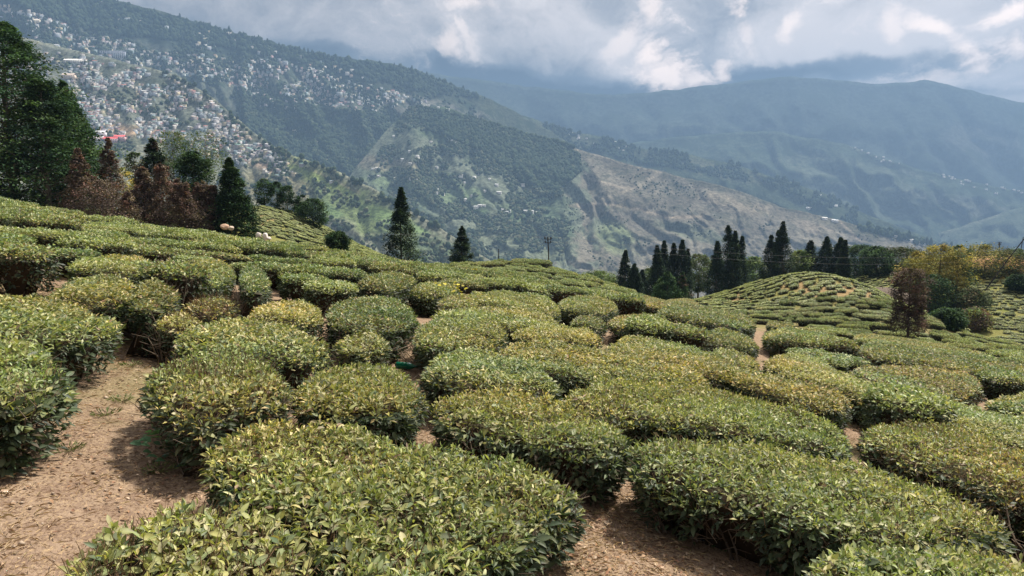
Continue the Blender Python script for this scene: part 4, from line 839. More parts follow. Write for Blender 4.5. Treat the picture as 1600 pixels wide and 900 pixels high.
# left hillside group
GH = 'trees on the terraced hillside'
for px, top, w_, base, lab in ((412, 280, 26, 322, 'leftmost airy tree on the terraced hillside'), (432, 284, 24, 330, 'dark airy tree second on the terraced hillside'), (449, 290, 24, 335, 'airy tree third on the terraced hillside'), (470, 305, 20, 340, 'small thin tree just left of the domed one on the hillside')):
    tree('broadleaf_tree', lab, 'tree', px, 112, top, w_, prof_round, GREEN * 1.1, 50, 26, .34, .4, GH, (.14, .12, .09), base_row=base, trunk_r=.016, sig=.2)
tree('broadleaf_tree', 'domed dark green tree at the top edge of the terraced hillside', 'tree', 488, 108, 311, 42, prof_round, GREEN * 1.05, 90, 30, .34, .2, GH, base_row=360, sig=.17)
tree('shrub', 'dense dark green bush standing alone on the far edge of the field', 'bush', 528, 66, 362, 33, prof_round, GREEN * .8, 110, 40, .20, .0, None, sig=.14, base_row=394)
# lone conifers
GC = 'lone conifers on the crest'
tree('conifer_tree', 'tall ragged lone conifer, larger of the two on the crest', 'tree', 625, 78, 293, 60, prof_cone, CYP * 1.2, 210, 34, .26, .02, GC, sig=.17, solid=.5, trunk_r=.014)
tree('cypress_tree', 'smooth pointed lone cypress, smaller of the two on the crest', 'tree', 722, 82, 353, 40, prof_cyp, CYP * 1.25, 150, 44, .22, .06, GC, sig=.13)
# right clusters
GR = 'tall cypresses beyond the tea mounds'
for px, top, w_, lab in ((976, 391, 20, 'leftmost pointed cypress beyond the tea mounds'), (992, 412, 22, 'short blunt cypress right of the leftmost one'), (1004, 422, 16, 'smallest dark cypress of the left pair'),
    (1030, 384, 20, 'left cypress of the crowded clump'), (1041, 376, 18, 'second cypress of the crowded clump'), (1053, 380, 22, 'middle cypress of the crowded clump'), (1064, 375, 20, 'tallest cypress of the crowded clump'), (1073, 389, 14, 'right edge cypress of the crowded clump'),
    (1120, 377, 24, 'left cypress of the tall dark group in mid right'), (1137, 352, 26, 'tallest cypress of the tall dark group in mid right'), (1147, 361, 20, 'second tallest cypress of the tall dark group'), (1158, 369, 20, 'right cypress of the tall dark group'),
    (1207, 368, 26, 'lower cypress leaning on the sharpest one'), (1217, 360, 20, 'cypress between the lower one and the sharpest one'), (1228, 346, 24, 'sharpest and tallest cypress, above the mound top'),
    (1268, 376, 28, 'single cypress just right of the mound top'), (1293, 370, 24, 'second single cypress right of the mound top'), (1312, 371, 24, 'third single cypress right of the mound top'), (1322, 375, 14, 'narrow cypress touching the third single one')):
    tree('cypress_tree', lab, 'tree', px, 128 + R.uniform(-4, 8), top, w_ * R.uniform(1.2, 1.5), prof_cyp, CYP * R.uniform(.95, 1.3), 260, 26, .32, .02, GR, solid=.4, sig=.22, lean=R.normal(0, .012), trunk_r=.012)
tree('cypress_tree', 'short bright green cone shaped cypress in front of the crowded clump', 'tree', 1042, 90, 424, 50, prof_cyp, GREEN * 1.15, 130, 44, .22, .02, None, sig=.13)
tree('cypress_tree', 'young cypress with rusty red tips beside the short green cone', 'tree', 1066, 90, 425, 26, prof_cyp, np.vstack([GREEN, BROWN[:2]]), 90, 34, .20, .02, None, sig=.15)
for px, top, w_, base, pal, lab in ((935, 425, 60, 470, LIGHT * .9, 'pale green leafy tree behind the left tea mound'), (1092, 398, 44, 455, LIGHT * .8, 'tall pale green tree between the crowded clump and the tall dark group'),
    (1020, 420, 50, 468, LIGHT * .7, 'grey green tree behind the short green cone'), (1180, 402, 44, 450, LIGHT * 1.05, 'bright yellow green tree left of the sharpest cypress'), (1250, 392, 40, 440, LIGHT * 1.1, 'pale yellow tree behind the gap beside the sharpest cypress'),
    (1345, 384, 52, 440, GREEN, 'bushy green tree right of the narrow cypress'), (1372, 386, 46, 442, GREEN * 1.1, 'dark green tree beside the dome crowned one'), (1408, 388, 60, 445, DULL, 'dome crowned dull green tree above the brown hut like mound'),
    (960, 440, 50, 470, DULL * 1.5, 'brownish thicket left of the leftmost cypress')):
    tree('broadleaf_tree', lab, 'tree', px, 134 + R.uniform(-4, 10), top, w_, prof_round, pal, 110, 36, .42, .1, 'leafy trees beyond the tea mounds', base_row=base, sig=.17)
# bamboo and scrub at the right
for px, dist, top, w_, base, pal, lab in ((1440, 98, 394, 50, 462, YELLOW, 'yellow bamboo clump left part, above the dead brown tree'), (1470, 96, 383, 64, 478, YELLOW * .85, 'tall yellow green bamboo clump in the scrub at right'), (1500, 97, 384, 50, 480, np.vstack([YELLOW, GREEN]), 'mixed green and yellow bamboo clump next to the red cutting'),
    (1540, 120, 384, 76, 430, np.vstack([DULL, YELLOW * .8]), 'olive thicket on the hill above the red cutting'), (1585, 128, 391, 60, 425, DULL * 1.4, 'brown green thicket at the right edge on the hill'),
    (1455, 92, 430, 60, 490, GREEN * 1.1, 'dark green scrub at the foot of the bamboo'), (1520, 90, 452, 46, 492, DULL * 1.3, 'reddish brown scrub right of the bamboo foot'), (1482, 84, 484, 44, 514, GREEN * .9, 'low dark green shrub in the gully at right'),
    (1524, 82, 482, 44, 516, np.vstack([YELLOW * .7, BROWN, LIGHT]), 'orange green shrub beside the low dark one'), (1592, 84, 430, 30, 456, GREEN * .8, 'dark shrub at the right edge below the red cutting'), (1430, 100, 440, 40, 470, DULL, 'olive scrub behind the dead brown tree')):
    q_ = unproject(px, base)[1]; dist = q_ if 60 < q_ < 150 else dist
    tree('shrub', lab, 'shrub', px, dist, top, w_, prof_round, pal, 110, 34, .34, .05, 'scrub and bamboo at the right', base_row=base, sig=.18)
tree('dead_tree', 'dead brown tree with a cut flat top standing alone at the right', 'tree', 1424, 50, 420, 56, lambda t: np.clip(.86 + .14 * np.sin(t * 9 + 1), 0, 1) * np.clip((1.03 - t) * 12, 0, 1), np.vstack([BROWN * .75, DULL[2:3]]), 170, 36, .17, .0, None, (.10, .075, .06), sig=.12, base_row=520, trunk_r=.02)

# ------------------------------------------------------------------ poles, wires
def tube_path(g, pts, r, col, sides=5, mi=0):
    pts = np.array(pts, float); r = np.broadcast_to(np.asarray(r, float), (len(pts),)); tube_batch(g, pts[:-1], pts[1:], r[:-1], r[1:], np.array(col), mi, sides)
def pole(label, px, dist, top, toppx=None, r=.09, arms=True):
    tp = px if toppx is None else toppx
    d = ray(px, top); x = d[0] * dist / d[1]; zg = float(G(x, dist)); dt = ray(tp, top); xt = dt[0] * dist / dt[1]; zt = CAM_H + dt[2] * dist / dt[1]
    root = bpy.data.objects.new('utility_pole', None); C.objects.link(root); root.location = (x, dist, zg); tag(root, label, 'pole')
    g = Geo(); tube_path(g, [(0, 0, -.3), ((xt - x) * .5, 0, (zt - zg) * .5), (xt - x, 0, zt - zg)], [r, r * .85, r * .7], (.035, .03, .028), 8); obj('post', g.mesh('post', [M_BARK]), root)
    h = zt - zg
    if arms:
        for k, (dz, w_) in enumerate(((.22, .66), (.58, .58))):
            xx = (xt - x) * (1 - dz / h); g = Geo(); box_geo(g, (xx, 0, h - dz), (w_, .08, .07), (.05, .045, .04)); a = obj('crossarm', g.mesh('crossarm', [M_BARK]), root)
            for s in (-1, 1):
                g = Geo(); tube_path(g, [(xx + s * w_ * .45, 0, h - dz), (xx + s * w_ * .45, 0, h - dz + .10), (xx + s * w_ * .45, 0, h - dz + .22)], [.05, .075, .04], (.05, .05, .055), 8); obj('insulator', g.mesh('insulator', [M_ROCK]), a)
    return np.array([xt, dist, zt])
pA = pole('thin dark utility pole with two short crossarms on the crest', 859, 72, 370, 856, .07)
pC = pole('tall leaning dark pole at the right edge', 1543, 112, 366, 1606, .10, False)
pD = pole('short post with double insulator stub far off on the right hilltop', 1562, 150, 378, None, .12)
pE = pole('thin upright grey post on the crest left of the tea mound', 779, 75, 389, None, .05, False)
pF = pole('slim leaning pole behind the tall leaning one', 1592, 120, 370, 1599, .07, False)
for k, (a, b, sag, lab) in enumerate(((pA, pC + [2, 0, -2.4], 1.6, 'upper thin overhead wire crossing in front of the cypresses'), (pA + [0, .5, -.4], pC + [2, .5, -3.1], 1.9, 'lower thin overhead wire crossing in front of the cypresses'), (np.array([-95, 80, 9.5]), pA, 2.6, 'thin overhead wire running left past the lone conifers'))):
    t = np.linspace(0, 1, 24)[:, None]; P = a * (1 - t) + b * t; P[:, 2] -= sag * 4 * (t * (1 - t))[:, 0]; g = Geo(); tube_path(g, P, .007, (.22, .22, .23), 3)
    tag(obj('overhead_wire', g.mesh('overhead_wire', [M_ROCK])), lab, 'wire', 'overhead wires')

# ------------------------------------------------------------------ rocks, bottle, weeds, litter
def rock_mesh(seed, col, name='boulder'):
    import bmesh
    bm = bmesh.new(); bmesh.ops.create_icosphere(bm, subdivisions=3, radius=.5); rng = np.random.default_rng(seed)
    V = np.array([v.co for v in bm.verts]); n = fbm(V[:, 0] * 3 + seed, V[:, 1] * 3, V[:, 2] * 3, 4); V2 = V * (1 + .35 * n)[:, None]
    for _ in range(7):
        d = unit(rng.normal(0, 1, (1, 3)))[0]; h = rng.uniform(.3, .42); s = V2 @ d; V2 = V2 - np.where(s > h, s - h, 0)[:, None] * d
    Fs = np.array([[v.index for v in f.verts] for f in bm.faces]); bm.free(); return mesh(name, V2, Fs, [M_ROCK], np.array(col))
def rock(px, py, size, col, label, seed, cat='boulder', dist=None, tall=1.):
    if dist is None: x, y = unproject(px, py)
    else: x, y = at_dist(px, dist)
    o = obj('boulder', rock_mesh(seed, col), None, (x, y, float(G(x, y)) + size * .18 * tall)); o.scale = (size, size * .8, size * .75 * tall); o.rotation_euler = (0, 0, seed); tag(o, label, cat); return o
x_, y_ = unproject(1190, 702); rock(1188, 703, .24, (.22, .17, .11), 'brown boulder at the foot of the long tea hedge', 3)
for (a, b, s_, cl, lab, sd_, tl) in ((403, 376, .42, (.62, .56, .50), 'upright pale boulder, left of the pale pair', 4, 1.7), (413, 378, .55, (.70, .64, .60), 'larger leaning pale boulder, right of the pale pair', 5, 1.4), (418, 381, .36, (.66, .60, .55), 'pale rock at the foot of the larger leaning boulder', 6, 1.),
                                  (350, 363, .62, (.50, .34, .24), 'pinkish rock by the foot of the leaning cypress', 7, .9), (360, 365, .5, (.52, .42, .33), 'smaller tan rock beside the pinkish one', 8, .9)):
    x, y = at_dist(a, 49); o = rock(a, b, s_, cl, lab, sd_, dist=49, tall=tl); z = CAM_H + ray(a, b - 8)[2] * 49 / ray(a, b - 8)[1]; o.location.z = max(float(G(x, y)) + .2, z)
def thatch():
    x, y = at_dist(1386, 104); g = Geo(); n = 28; rings = 7; V = []
    rng = np.random.default_rng(4)
    for r in range(rings):
        t = r / (rings - 1); rad = 4.6 * math.cos(t * math.pi / 2 * .97); z = 2.6 * math.sin(t * math.pi / 2)
        for i in range(n): a = i * 2 * math.pi / n; q = 1 + .06 * rng.normal(); V.append((rad * q * math.cos(a), rad * q * .8 * math.sin(a), z * (1 + .03 * rng.normal())))
    Fs = [[r * n + i, r * n + (i + 1) % n, (r + 1) * n + (i + 1) % n, (r + 1) * n + i] for r in range(rings - 1) for i in range(n)]
    g.add(V, Fs, (.14, .11, .085)); d = ray(1386, 452); z = CAM_H + d[2] * 104 / d[1] - 2.4
    o = obj('bare_knoll', g.mesh('bare_knoll', [M_ROCK], True), None, (x, y, z)); tag(o, 'domed bare brown knoll behind the tea mound at right', 'knoll')
thatch()
def bottle():
    m_, N, b, o = principled('green_plastic', .15, .5); b.inputs['Base Color'].default_value = (.01, .16, .09, 1); b.inputs['Transmission Weight'].default_value = .35; b.inputs['IOR'].default_value = 1.3
    m2, N2, b2, o2 = principled('bottle_cap_plastic', .4, .4); b2.inputs['Base Color'].default_value = (.02, .07, .05, 1)
    x, y = unproject(634, 578); z = float(G(x, y)) + .055
    root = bpy.data.objects.new('plastic_bottle', None); C.objects.link(root); root.location = (x, y, z); root.rotation_euler = (0, 0, -.35); tag(root, 'empty green plastic bottle lying on bare soil between tea bushes', 'bottle')
    prof = [(0, .0), (.0, .035), (.01, .045), (.03, .050), (.05, .046), (.06, .050), (.09, .050), (.10, .046), (.11, .050), (.14, .050), (.15, .046), (.16, .050), (.21, .049), (.25, .036), (.285, .018), (.31, .014)]
    n = 20; V = []; 
    for a, r in prof:
        for i in range(n): t = i * 2 * math.pi / n; V.append((a - .15, r * math.cos(t), r * math.sin(t)))
    Fs = [[k * n + i, (k + 1) * n + i, (k + 1) * n + (i + 1) % n, k * n + (i + 1) % n] for k in range(len(prof) - 1) for i in range(n)]
    obj('body', mesh('body', np.array(V), np.array(Fs), [m_], smooth=True), root)
    V = [(a, r * math.cos(i * 2 * math.pi / n), r * math.sin(i * 2 * math.pi / n)) for a, r in ((.158, .0), (.158, .018), (.182, .018), (.182, 0)) for i in range(n)]
    Fs = [[k * n + i, (k + 1) * n + i, (k + 1) * n + (i + 1) % n, k * n + (i + 1) % n] for k in range(3) for i in range(n)]
    obj('cap', mesh('cap', np.array(V), np.array(Fs), [m2], smooth=True), root)
bottle()
def covered(x, y, pad=0.):
    r = np.zeros(len(x), bool)
    for P in ALL_POLYS:
        if P[:, 1].min() > 16: continue
        r |= inside(P if not pad else inset(P, pad), x, y)
    return r
def litter():
    rng = np.random.default_rng(77)
    def pts(n, ymax, pw=1.):
        y = 1.5 + (ymax - 1.5) * rng.random(n) ** pw; x = y * rng.uniform(-.78, .78, n); k = ~covered(x, y, .12); return x[k], y[k]
    # dry grass and straw
    x, y = pts(120000, 15, .9); d = fbm(x * 1.3, y * 1.3, 2., 3); trod = np.exp(-((x - (-.62 * y + .75 + .35 * np.sin(y))) / .42) ** 2)
    k = rng.random(len(x)) < np.clip(.45 + .9 * d, .08, 1) * (1 - .6 * trod); x, y = x[k], y[k]; n = len(x)
    th = rng.uniform(0, 2 * math.pi, n); z = G(x, y) + .008 + rng.random(n) ** 3 * .04
    ax = np.stack([np.cos(th), np.sin(th), rng.uniform(-.1, .5, n) * (rng.random(n) < .5)], 1); nr = np.stack([rng.normal(0, .3, n), rng.normal(0, .3, n), np.ones(n)], 1)
    pal = np.array([[.56, .44, .28], [.46, .34, .20], [.64, .52, .34], [.34, .24, .14], [.42, .35, .18]]); g = Geo()
    leaf_batch(g, np.stack([x, y, z], 1), ax, nr, rng.uniform(.025, .085, n), rng.uniform(.0015, .004, n), pal[rng.integers(5, size=n)] * rng.uniform(.8, 1.35, (n, 1)), 1)
    tag(obj('dry_grass', g.mesh('dry_grass', [M_DRY])), 'dry straw and withered grass strewn over the path and bare soil', 'dry grass', kind='stuff')
    # fallen leaves, most at the foot of the hedges
    x, y = pts(44000, 13, .8); ed = np.full(len(x), 9.)
    for P in ALL_POLYS:
        if P[:, 1].min() < 13: ed = np.minimum(ed, edge_dist(P, x, y))
    k = rng.random(len(x)) < np.exp(-ed / .22) * .42 + .10 + .7 * ((x > .2) & (y < 5.6)); x, y = x[k], y[k]; n = len(x); th = rng.uniform(0, 2 * math.pi, n)
    ax = np.stack([np.cos(th), np.sin(th), rng.normal(0, .2, n)], 1); nr = np.stack([rng.normal(0, .45, n), rng.normal(0, .45, n), np.ones(n)], 1)
    pal = np.array([[.34, .20, .11], [.44, .30, .19], [.24, .13, .08], [.50, .38, .27], [.16, .10, .065]]); g = Geo(); L_ = rng.uniform(.02, .05, n)
    leaf_batch(g, np.stack([x, y, G(x, y) + .008 + .012 * rng.random(n)], 1), ax, nr, L_, L_ * .45, pal[rng.integers(5, size=n)] * rng.uniform(.7, 1.2, (n, 1)), 1)
    tag(obj('leaf_litter', g.mesh('leaf_litter', [M_DRY])), 'brown fallen tea leaves lying at the foot of the hedges', 'leaf litter', kind='stuff')
    # pebbles and clods
    x, y = pts(5000, 9, .9); n = len(x); s = .003 + .019 * rng.random(n) ** 4; g = Geo()
    T = np.array([[1, 0, 0], [0, 1, 0], [-1, 0, 0], [0, -1, 0], [0, 0, .8], [0, 0, -.6]], float); TF = np.array([[0, 1, 4], [1, 2, 4], [2, 3, 4], [3, 0, 4], [1, 0, 5], [2, 1, 5], [3, 2, 5], [0, 3, 5]])
    a = rng.uniform(0, 6.28, n); Rm = np.stack([np.stack([np.cos(a), -np.sin(a), 0 * a], 1), np.stack([np.sin(a), np.cos(a), 0 * a], 1), np.stack([0 * a, 0 * a, 1 + 0 * a], 1)], 1)
    V = np.einsum('nij,kj->nki', Rm, T) * s[:, None, None] * rng.uniform(.6, 1.3, (n, 6, 1)) + np.stack([x, y, G(x, y) + s * .3], 1)[:, None]
    g.add(V.reshape(-1, 3), (np.arange(n)[:, None, None] * 6 + TF[None]).reshape(-1, 3), np.repeat(np.array([[.34, .27, .20]]) * rng.uniform(.6, 1.5, (n, 1)), 6, 0))
    tag(obj('pebbles', g.mesh('pebbles', [M_ROCK])), 'small pebbles and clods scattered on the trodden soil', 'pebbles', kind='stuff')
litter()
def weed(px, py, label, n, leaf, spread, col, h=.1, seed=1, broad=False):
    rng = np.random.default_rng(seed); x, y = unproject(px, py); z = float(G(x, y))
    root = bpy.data.objects.new('weed', None); C.objects.link(root); root.location = (x, y, z); tag(root, label, 'weed')
    th = rng.uniform(0, 6.28, n); rr = spread * np.sqrt(rng.random(n)); P = np.stack([rr * np.cos(th), rr * np.sin(th), h * rng.random(n) * (1 if broad else .3) + .005], 1)
    ax = np.stack([np.cos(th), np.sin(th), rng.uniform(.1, .6 if broad else 1.6, n)], 1); nr = np.stack([rng.normal(0, .35, n), rng.normal(-.3, .35, n), np.ones(n)], 1); L_ = leaf * rng.uniform(.6, 1.2, n)
    g = Geo(); leaf_batch(g, P, ax, nr, L_, L_ * (.85 if broad else .16), np.array([col]) * rng.uniform(.6, 1.35, (n, 1)), 0 if broad else 1); tag(obj('foliage', g.mesh('foliage', [M_LEAF]), root), kind='stuff')
    g = Geo(); A = np.zeros((max(3, n // 3), 3)); tube_batch(g, A, P[:len(A)], .003, .002, np.array([.14, .12, .06])); obj('stems', g.mesh('stems', [M_BARK]), root)
weed(283, 728, 'broad leaved blue green creeper spilling from the twiggy bush onto the path', 60, .085, .27, (.09, .19, .10), .38, 2, True)
weed(1115, 852, 'small leafy seedling at the left foot of the long heavy hedge', 26, .06, .14, (.10, .19, .06), .22, 9, True)
for px, py, lab, sd_ in ((165, 650, 'small green grass tuft on the upper trodden path', 3), (190, 628, 'green tuft by the path step near its far bend', 4), (108, 704, 'low pale green weed left of the path', 5), (248, 738, 'tiny green tuft below the broad leaved creeper', 6), (205, 572, 'green weed under the wide left bush', 7)):
    weed(px, py, lab, 60, .05, .10, (.14, .18, .06), .06, sd_)
for px, py, lab, sd_ in ((700, 484, 'bright yellow flowering weed on top of the tea bush', 3), (735, 436, 'bright yellow green sprig near the left tea mound', 4)):
    weed(px, py + 6, lab, 90, .11, .42, (.46, .40, .04), .75, sd_, True)
def dry_stalks():
    rng = np.random.default_rng(5); x, y = unproject(656, 572); g = Geo(); A = []; B = []
    for _ in range(14):
        p = np.array([rng.normal(0, .12), rng.normal(0, .08), 0]); d = np.array([rng.normal(-.3, .6), rng.normal(0, .4), 1.]); q = p + unit(d[None])[0] * rng.uniform(.2, .45); r = q + np.array([rng.normal(-.1, .15), rng.normal(0, .1), -.08]); A += [p, q]; B += [q, r]
    tube_batch(g, A, B, .008, .004, np.array([.40, .31, .23])); o = obj('dry_stalks', g.mesh('dry_stalks', [M_BARK]), None, (x, y, float(G(x, y)))); tag(o, 'bent dry pale stalks beside the green bottle', 'stalks')
dry_stalks()

# ------------------------------------------------------------------ the hill town
def house_geo(g, w, d, h, wall, roof, gable, mi=0, off=(0, 0, 0), rot=0., floors=True):
    ca, sa = math.cos(rot), math.sin(rot); Rm = np.array([[ca, sa, 0], [-sa, ca, 0], [0, 0, 1]]); off = np.array(off)
    def add(V, Fs, c): g.add(np.array(V, float) @ Rm + off, Fs, c, mi)
    x, y = w / 2, d / 2; b = -6.
    add([(-x, -y, b), (x, -y, b), (x, y, b), (-x, y, b), (-x, -y, h), (x, -y, h), (x, y, h), (-x, y, h)], [[0, 1, 5, 4], [1, 2, 6, 5], [2, 3, 7, 6], [3, 0, 4, 7], [4, 5, 6, 7]], wall)
    if floors:      # dark window strips set 5 cm proud of each storey's wall
        nf = max(1, int(h // 3.2)); cols = max(2, int(w // 3.2))
        for f in range(nf):
            zc = (f + .55) * h / nf
            for i in range(cols):
                xc = -x + (i + .5) * w / cols; a = w / cols * .26
                add([(xc - a, -y - .05, zc - .7), (xc + a, -y - .05, zc - .7), (xc + a, -y - .05, zc + .7), (xc - a, -y - .05, zc + .7)], [[0, 1, 2, 3]], (.04, .045, .06))
    if gable:
        o = .7; r = h + d * .22
        add([(-x - o, -y - o, h), (x + o, -y - o, h), (x + o, y + o, h), (-x - o, y + o, h), (-x - o, 0, r), (x + o, 0, r)], [[0, 1, 5, 4], [2, 3, 4, 5]], roof)
        add([(-x - o, -y - o, h), (-x - o, 0, r), (-x - o, y + o, h)], [[0, 1, 2]], wall); add([(x + o, -y - o, h), (x + o, y + o, h), (x + o, 0, r)], [[0, 1, 2]], wall)
    else:
        o = .35; add([(-x - o, -y - o, h + .02), (x + o, -y - o, h + .02), (x + o, y + o, h + .02), (-x - o, y + o, h + .02), (-x - o, -y - o, h + .5), (x + o, -y - o, h + .5), (x + o, y + o, h + .5), (-x - o, y + o, h + .5)],
            [[0, 1, 5, 4], [1, 2, 6, 5], [2, 3, 7, 6], [3, 0, 4, 7], [4, 5, 6, 7]], roof)
WALL = [(.72, .70, .66), (.62, .52, .44), (.50, .55, .60), (.66, .58, .40), (.60, .40, .38), (.48, .53, .52), (.76, .74, .72), (.36, .33, .32), (.36, .46, .48), (.55, .50, .52), (.70, .66, .58), (.48, .46, .46)]
ROOF = [(.55, .56, .58), (.30, .31, .34), (.45, .18, .15), (.68, .68, .68), (.24, .30, .34), (.20, .36, .30), (.40, .34, .30), (.50, .50, .50), (.62, .60, .58)]
HM = []; HMD = []
rg = np.random.default_rng(21)
for i in range(70):
    w_, d_, h_ = rg.uniform(10, 19), rg.uniform(9, 13), [3.4, 6.2, 6.2, 6.2, 9.4, 9.4][int(rg.integers(6))]; g = Geo()
    ri = int(rg.integers(9)); gb = rg.random() < .5; house_geo(g, w_, d_, h_, np.array(WALL[i % 12]) * .78, ROOF[ri], gb); HM.append(g.mesh('house', [M_HOUSE])); HMD.append((w_, h_, i % 12, ri, gb))
HUT = []
for i in range(6):
    g = Geo(); house_geo(g, 9 + i * 1.5, 7, 3.2 + (i % 2), [(.7, .68, .64), (.5, .5, .48)][i % 2], [(.80, .80, .80), (.72, .74, .76), (.78, .76, .74)][i % 3], True); HUT.append(g.mesh('hut', [M_HOUSE]))
spots = []
def town(hill, poly, n, sc_=1., clus=.1, sp=5.):
    P = np.array(poly, float); lo_, hi_ = P.min(0), P.max(0); c = 0; tries = 0
    while c < n and tries < n * 30:
        tries += 1; x = R.uniform(lo_[0], hi_[0]); y = R.uniform(lo_[1], hi_[1])
        if not inside(P, np.array([x]), np.array([y]))[0]: continue
        if float(fbm(x * .035, y * .055, 3., 3)) < clus - .25: continue
        if any(abs(x - s[1]) < sp * .75 and abs(y - s[2]) < sp * .42 for s in spots[-400:]): continue
        spots.append((hill, x, y, sc_ * R.uniform(.75, 1.2))); c += 1
town('near', [(105, 100), (260, 118), (328, 158), (385, 208), (445, 245), (405, 262), (330, 246), (240, 218), (160, 212), (135, 190), (112, 130)], 700, .62, .1, 4.)
town('main', [(-20, 0), (60, 22), (130, 50), (220, 72), (330, 88), (400, 92), (480, 104), (560, 128), (640, 150), (690, 164), (680, 178), (600, 168), (540, 162), (480, 150), (400, 146), (330, 128), (230, 105), (100, 95), (-20, 60)], 820, .80, .06, 3.6)
town('main', [(180, 30), (300, 45), (450, 76), (600, 115), (560, 125), (400, 92), (280, 72), (180, 56)], 60, 1., .3)
town('near', [(-20, 60), (150, 92), (240, 112), (130, 180), (60, 150), (-20, 120)], 260, .65, .0, 3.6)
town('near', [(330, 175), (440, 240), (520, 285), (480, 290), (380, 262), (320, 240)], 70, .6, .2)
town('main', [(370, 120), (560, 150), (600, 175), (480, 175), (400, 170)], 130, .75, .0, 3.6)
info = []
for hill, x, y, s in spots:
    p = on_hill(hill, x, y); i = int(R.integers(70)); info.append((s * HMD[i][0] * HMD[i][1] / np.linalg.norm(p) ** 2, p, s, i, x, y))
info.sort(key=lambda v: -v[0])
WN = ['white', 'tan', 'pale blue', 'ochre', 'pinkish', 'pale green', 'bright white', 'dark grey', 'bluish', 'mauve', 'cream', 'grey']
RN = ['silver', 'dark grey', 'red', 'white', 'slate', 'green', 'brown', 'grey', 'pale']
def house_label(x, y, i=0):
    z = ('at the top left corner' if x < 130 and y < 90 else 'above the huge conifer' if x < 150 and y < 150 else 'above the dead brown trees' if y > 185 and x < 260 else 'above the leaning cypress' if y > 185 and x < 380 else 'at the town\'s lower tip' if y > 185
         else 'amid the near slope' if x < 260 and y > 120 else 'by the gully' if x < 400 and y > 120 else 'high in the town' if x < 400 else 'on the town\'s right arm')
    h = HMD[i]; st = {3: 'one storey', 6: 'two storey', 9: 'three storey'}[int(h[1])]
    return f'{st} {WN[h[2]]} house with {RN[h[3]]} {"pitched" if h[4] else "flat"} roof {z}', 'houses of the hill town ' + z
for v in info[:300]:
    o = obj('house', HM[v[3]]); o.location = v[1]; o.scale = (v[2],) * 3; o.rotation_euler = (0, 0, R.normal(.1, .45)); l, g_ = house_label(v[4], v[5], v[3]); tag(o, l, 'house', g_)
g = Geo()
for v in info[300:]:
    w_, h_ = HMD[v[3]][:2]; house_geo(g, w_ * v[2], w_ * .8 * v[2], h_ * v[2], np.array(WALL[v[3] % 12]) * R.uniform(.65, .95), ROOF[int(R.integers(9))], R.random() < .5, 0, v[1], R.normal(.1, .45), False)
tag(obj('town_houses', g.mesh('town_houses', [M_HOUSE])), 'mass of small distant houses filling in the hill town', 'houses', kind='stuff')
huts = [(615, 213), (640, 237), (674, 222), (699, 218), (706, 219), (715, 224), (616, 241), (629, 250), (652, 245), (641, 256), (583, 264), (590, 264), (592, 276), (577, 276), (619, 279), (642, 280), (650, 280), (682, 262), (692, 263), (694, 281), (720, 275), (749, 271), (741, 277), (726, 286), (765, 280), (776, 290), (759, 299), (780, 302),
        (682, 296), (681, 302), (692, 304), (737, 307), (728, 312), (750, 322), (744, 324), (756, 322), (785, 328), (792, 333), (795, 330), (700, 172), (685, 168), (668, 164), (722, 184), (752, 198), (773, 208), (808, 216), (822, 219), (849, 218), (870, 224), (805, 272), (817, 289), (822, 331), (830, 331), (838, 333), (846, 329), (850, 328), (484, 222), (497, 223), (460, 203), (466, 206)]
for i, (x, y) in enumerate(huts):
    hill = 'main' if x < 520 else 'spur'; p = on_hill(hill, x, y); o = obj('hut', HUT[i % 6]); o.location = p; o.scale = (R.uniform(.75, 1.25),) * 3; o.rotation_euler = (0, 0, R.normal(0, .4))
    lab = 'white roofed hut in the gully below the town' if x < 520 else 'white roofed hut along the wooded skyline' if y < 226 and (x > 720 or y < 175) else 'white roofed hut in the row at the edge of the wood by the bare hill' if x > 800 else ('white roofed hut among the upper terraces of the green spur' if y < 262 else 'white roofed hut among the middle terraces of the green spur' if y < 292 else 'white roofed hut among the lowest terraces of the green spur') + (', left side' if x < 680 else ', right side')
    tag(o, lab, 'hut', 'huts ' + lab[17:])
for i, (x, y) in enumerate([(1302, 340), (1306, 341), (1288, 337), (1265, 326), (1262, 325), (1421, 363), (1428, 364), (1434, 368), (1441, 371), (1447, 372), (1462, 378), (1496, 378), (1505, 380), (1528, 379), (1400, 358), (1281, 306), (1305, 322)]):
    hill = 'mid' if (x, y) in ((1281, 306), (1305, 322), (1265, 326), (1262, 325)) else 'spur'; y = max(y, float(np.interp(x, [1160, 1210, 1300, 1380, 1440, 1500, 1600], [301, 322, 344, 364, 381, 398, 427])) + 1) if hill == 'spur' else y
    o = obj('hut', HUT[i % 6]); o.location = on_hill(hill, x, y); o.scale = (R.uniform(.9, 1.5),) * 3; tag(o, 'white hut of the hamlet on the far bare ridge at right', 'hut', 'huts of the far ridge hamlet')
